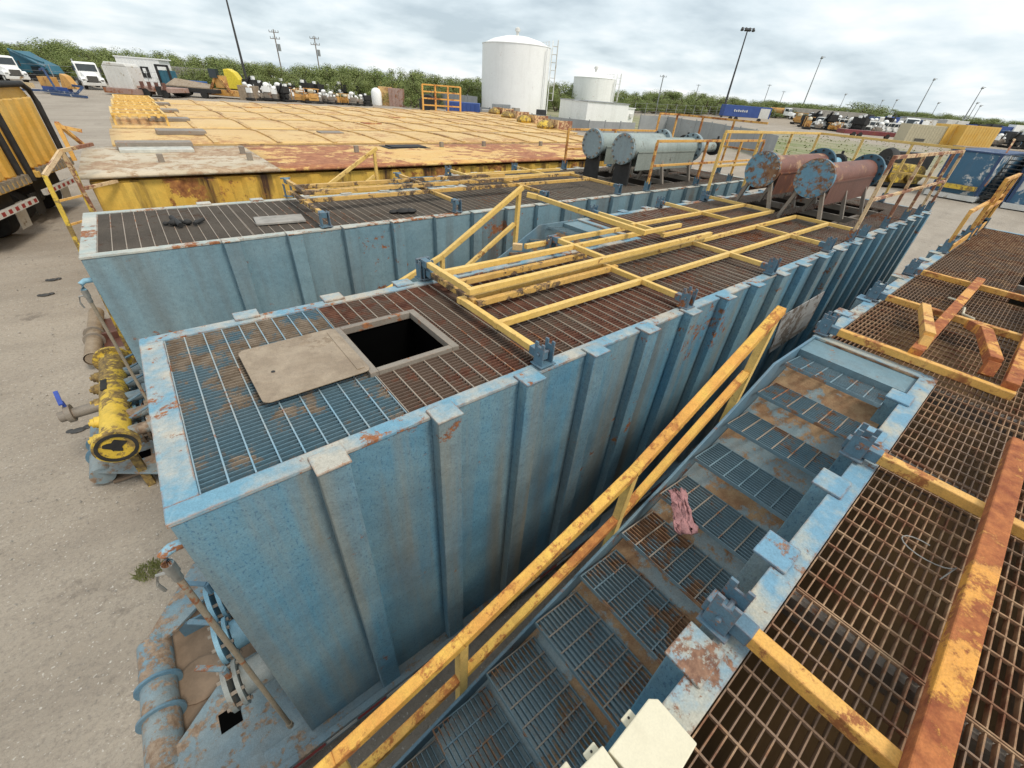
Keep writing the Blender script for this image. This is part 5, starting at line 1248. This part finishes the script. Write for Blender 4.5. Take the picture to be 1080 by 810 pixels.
# ------------------------------------------------------------------ yellow box trailers at the left edge
def box_trailer(Q, ang, label, W=2.5, L=7, ztop=.74, zbot=-1.55):
    """rear face runs from its right edge Q along ang"""
    Q = Vector(Q); uu = Vector((math.cos(ang), math.sin(ang), 0)); vv = Vector((uu.y, -uu.x, 0))
    if vv.x > 0: vv = -vv
    g0 = gz(Q.x, Q.y); t = thing('box_trailer', (Q.x, Q.y, g0), label, 'trailer', 'yellow ribbed box trailers at the left edge')
    def pt(s, d, z): return Vector((Q.x, Q.y, 0)) + uu*s + vv*d + Vector((0, 0, z))
    def pr_(poly, off, name, mat, par, bevel=0):
        m = MB(); m.prism(poly, off); return m.build(name, mat, par, bevel=bevel)
    m = MB(); m.prism([pt(.0, 0, zbot), pt(W, 0, zbot), pt(W, 0, ztop-.4), pt(W-.35, 0, ztop), pt(.35, 0, ztop), pt(0, 0, ztop-.4)], vv*L)
    bo = m.build('body', MT['yel_box'], t, bevel=.02)
    for k in range(4):
        s0 = .18+.55*k
        m = MB(); m.prism([pt(s0, -.002, zbot+.22), pt(s0+.08, -.12, zbot+.2), pt(s0+.38, -.12, zbot+.2), pt(s0+.46, -.002, zbot+.22)], (0, 0, ztop-zbot-.5)); m.build('panel_rib', MT['yel_box'], t, bevel=.03)
    m = MB(); m.tube([pt(-.02, -.1, zbot-.1), pt(-.02, -.1, ztop-.45), pt(.12, -.1, ztop-.1), pt(.42, -.1, ztop+.06), pt(W-.42, -.1, ztop+.06), pt(W-.12, -.1, ztop-.1), pt(W+.02, -.1, ztop-.45), pt(W+.02, -.1, zbot-.1)], .085, 10); m.build('rubber_seal', MT['black'], t, smooth=True)
    m = MB(); m.prism([pt(-.02, -.28, zbot-.02), pt(W+.02, -.28, zbot-.02), pt(W+.02, .1, zbot-.02), pt(-.02, .1, zbot-.02)], (0, 0, .16)); lk = m.build('latch_sill', MT['yel_box'], t, bevel=.01)
    for k in range(10):
        m = MB(); m.prism([pt(.12+.24*k, -.34, zbot+.02), pt(.2+.24*k, -.34, zbot+.02), pt(.2+.24*k, -.2, zbot+.02), pt(.12+.24*k, -.2, zbot+.02)], (0, 0, .22))
        m.build('latch', MT['steel'], lk)
    m = MB(); m.prism([pt(.05, -.2, zbot-.55), pt(W-.05, -.2, zbot-.55), pt(W-.05, -.1, zbot-.55), pt(.05, -.1, zbot-.55)], (0, 0, .16)); bu = m.build('bumper', MT['white_d'], t)
    for k in range(7):
        m = MB(); m.prism([pt(.1+.34*k, -.205, zbot-.52), pt(.26+.34*k, -.205, zbot-.52), pt(.26+.34*k, -.2005, zbot-.52), pt(.1+.34*k, -.2005, zbot-.52)], (0, 0, .1)); m.build('red_light', MT['tape_red'], bu)
    for s0 in (.28, W-.28):
        for d in (1.0, 2.3):
            m = MB(); m.cyl(pt(s0-.26, d, g0+.52), pt(s0+.26, d, g0+.52), .52, n=24); w_ = m.build('wheel', MT['black'], t, smooth=True, bevel=.04)
            m = MB(); m.cyl(pt(s0-.275, d, g0+.52), pt(s0+.275, d, g0+.52), .25, n=16); m.build('wheel_rim', MT['steel'], w_)
        m = MB(); m.prism([pt(s0-.28, .28, g0+.25), pt(s0+.28, .28, g0+.25), pt(s0+.28, .2, zbot-.5), pt(s0-.28, .2, zbot-.5)], vv*.02); m.build('mud_flap', MT['white_d' if s0 < 1 else 'black'], t)
    m = MB(); m.prism([pt(.4, .2, zbot-.6), pt(W-.4, .2, zbot-.6), pt(W-.4, .2, zbot), pt(.4, .2, zbot)], vv*(L-.3)); m.build('chassis', MT['black'], t)
    return t
A_ = math.atan2(-2.4, -.75)
box_trailer((-1.75, 21.2, 0), A_, 'yellow ribbed box trailer with black seal at the left edge, farther one')
box_trailer((-2.6, 17.9, 0), A_, 'yellow ribbed box trailer with white mud flap at the left edge, nearer one')

# ------------------------------------------------------------------ small growth and litter
def tuft(P, n, h, r, name, label, seed):
    rnd = random.Random(seed); m = MB()
    for i in range(n):
        a = rnd.uniform(0, 6.28); rr = r*math.sqrt(rnd.random()); b = Vector((P[0]+rr*math.cos(a), P[1]+rr*math.sin(a), P[2]))
        d = Vector((rnd.gauss(0,.4), rnd.gauss(0,.4), 1)).normalized()*h*rnd.uniform(.4, 1); s_ = Vector((rnd.uniform(-1,1), rnd.uniform(-1,1), 0)).normalized()*.005
        m.add([b-s_, b+s_, b+d*.6+Vector((0,0,.02)), b+d], ((0,1,2,3),))
    one(m, name, MT['grass_m'], label, 'weed', P)
P = px(158, 603); tuft((P.x, P.y, P.z), 240, .12, .13, 'weed_tuft', 'small green weed tuft on the dirt beside the bright blue tank nose', 1)
m = MB(); rg = random.Random(2)
for i in range(900):
    x = rg.uniform(56, 112); y = rg.uniform(8, 34); z = gz(x, y)
    if (math.sin(x*.9)+math.sin(y*1.3+x*.2)) < -.3: continue
    s_ = Vector((rg.uniform(-1,1), rg.uniform(-1,1), 0)).normalized()*.12; h_ = rg.uniform(.06, .22); lean = Vector((rg.uniform(-.2,.2), rg.uniform(-.2,.2), h_))
    b = Vector((x, y, z-.02)); m.add([b-s_, b+s_, b+s_*.4+lean, b-s_*.4+lean], ((0,1,2,3),))
o = m.build('grass', MT['grass_m']); tag(o, 'patchy green grass strip across the far yard', 'grass', kind='stuff')
for i, (x, y, lab) in enumerate(((48, 312, 'dark scrap lump on the dirt near the rear tank, nearer the trailers'), (56, 296, 'small dark stone on the dirt near the rear tank corner'), (83, 455, 'crushed dark leaf litter on the dirt left of the yellow manifold'))):
    P = px(x, y); m = MB(); m.ball(P+Vector((0,0,.02)), (.10, .06, .03)); m.ball(P+Vector((.11,.03,.02)), (.06, .05, .025)); m.ball(P+Vector((-.1,.05,.015)), (.05, .05, .02))
    one(m, 'scrap', MT['pole_dark'], lab, 'scrap', P, smooth=True)
# lettering stencilled on the nose of the middle tank
def text(body, size, mat, M_, parent, name='lettering'):
    cu = bpy.data.curves.new(name, 'FONT'); cu.body = body; cu.size = size; cu.extrude = .002
    o = bpy.data.objects.new(name, cu); col.objects.link(o)
    dg = bpy.context.evaluated_depsgraph_get(); me = bpy.data.meshes.new_from_object(o.evaluated_get(dg)); bpy.data.objects.remove(o)
    me.materials.clear(); me.materials.append(mat); me.transform(Matrix.Translation(-ORG[parent]) @ M_)
    n = bpy.data.objects.new(name, me); col.objects.link(n); n.parent = parent; ORG[n] = ORG[parent]; return n
fa = Vector((-1.09, .49, 0)); fb = Vector((-.30, -.07, 0)); ux = (fb-fa).normalized(); nv = Vector((ux.y, -ux.x, 0))
MM = Matrix((ux, Vector((0,0,1)), nv)).transposed().to_4x4(); MM.translation = Vector((fa.x, fa.y, -3.14)) + ux*.36 + nv*.019
text('80', .19, MT['letter'], MM, T1)
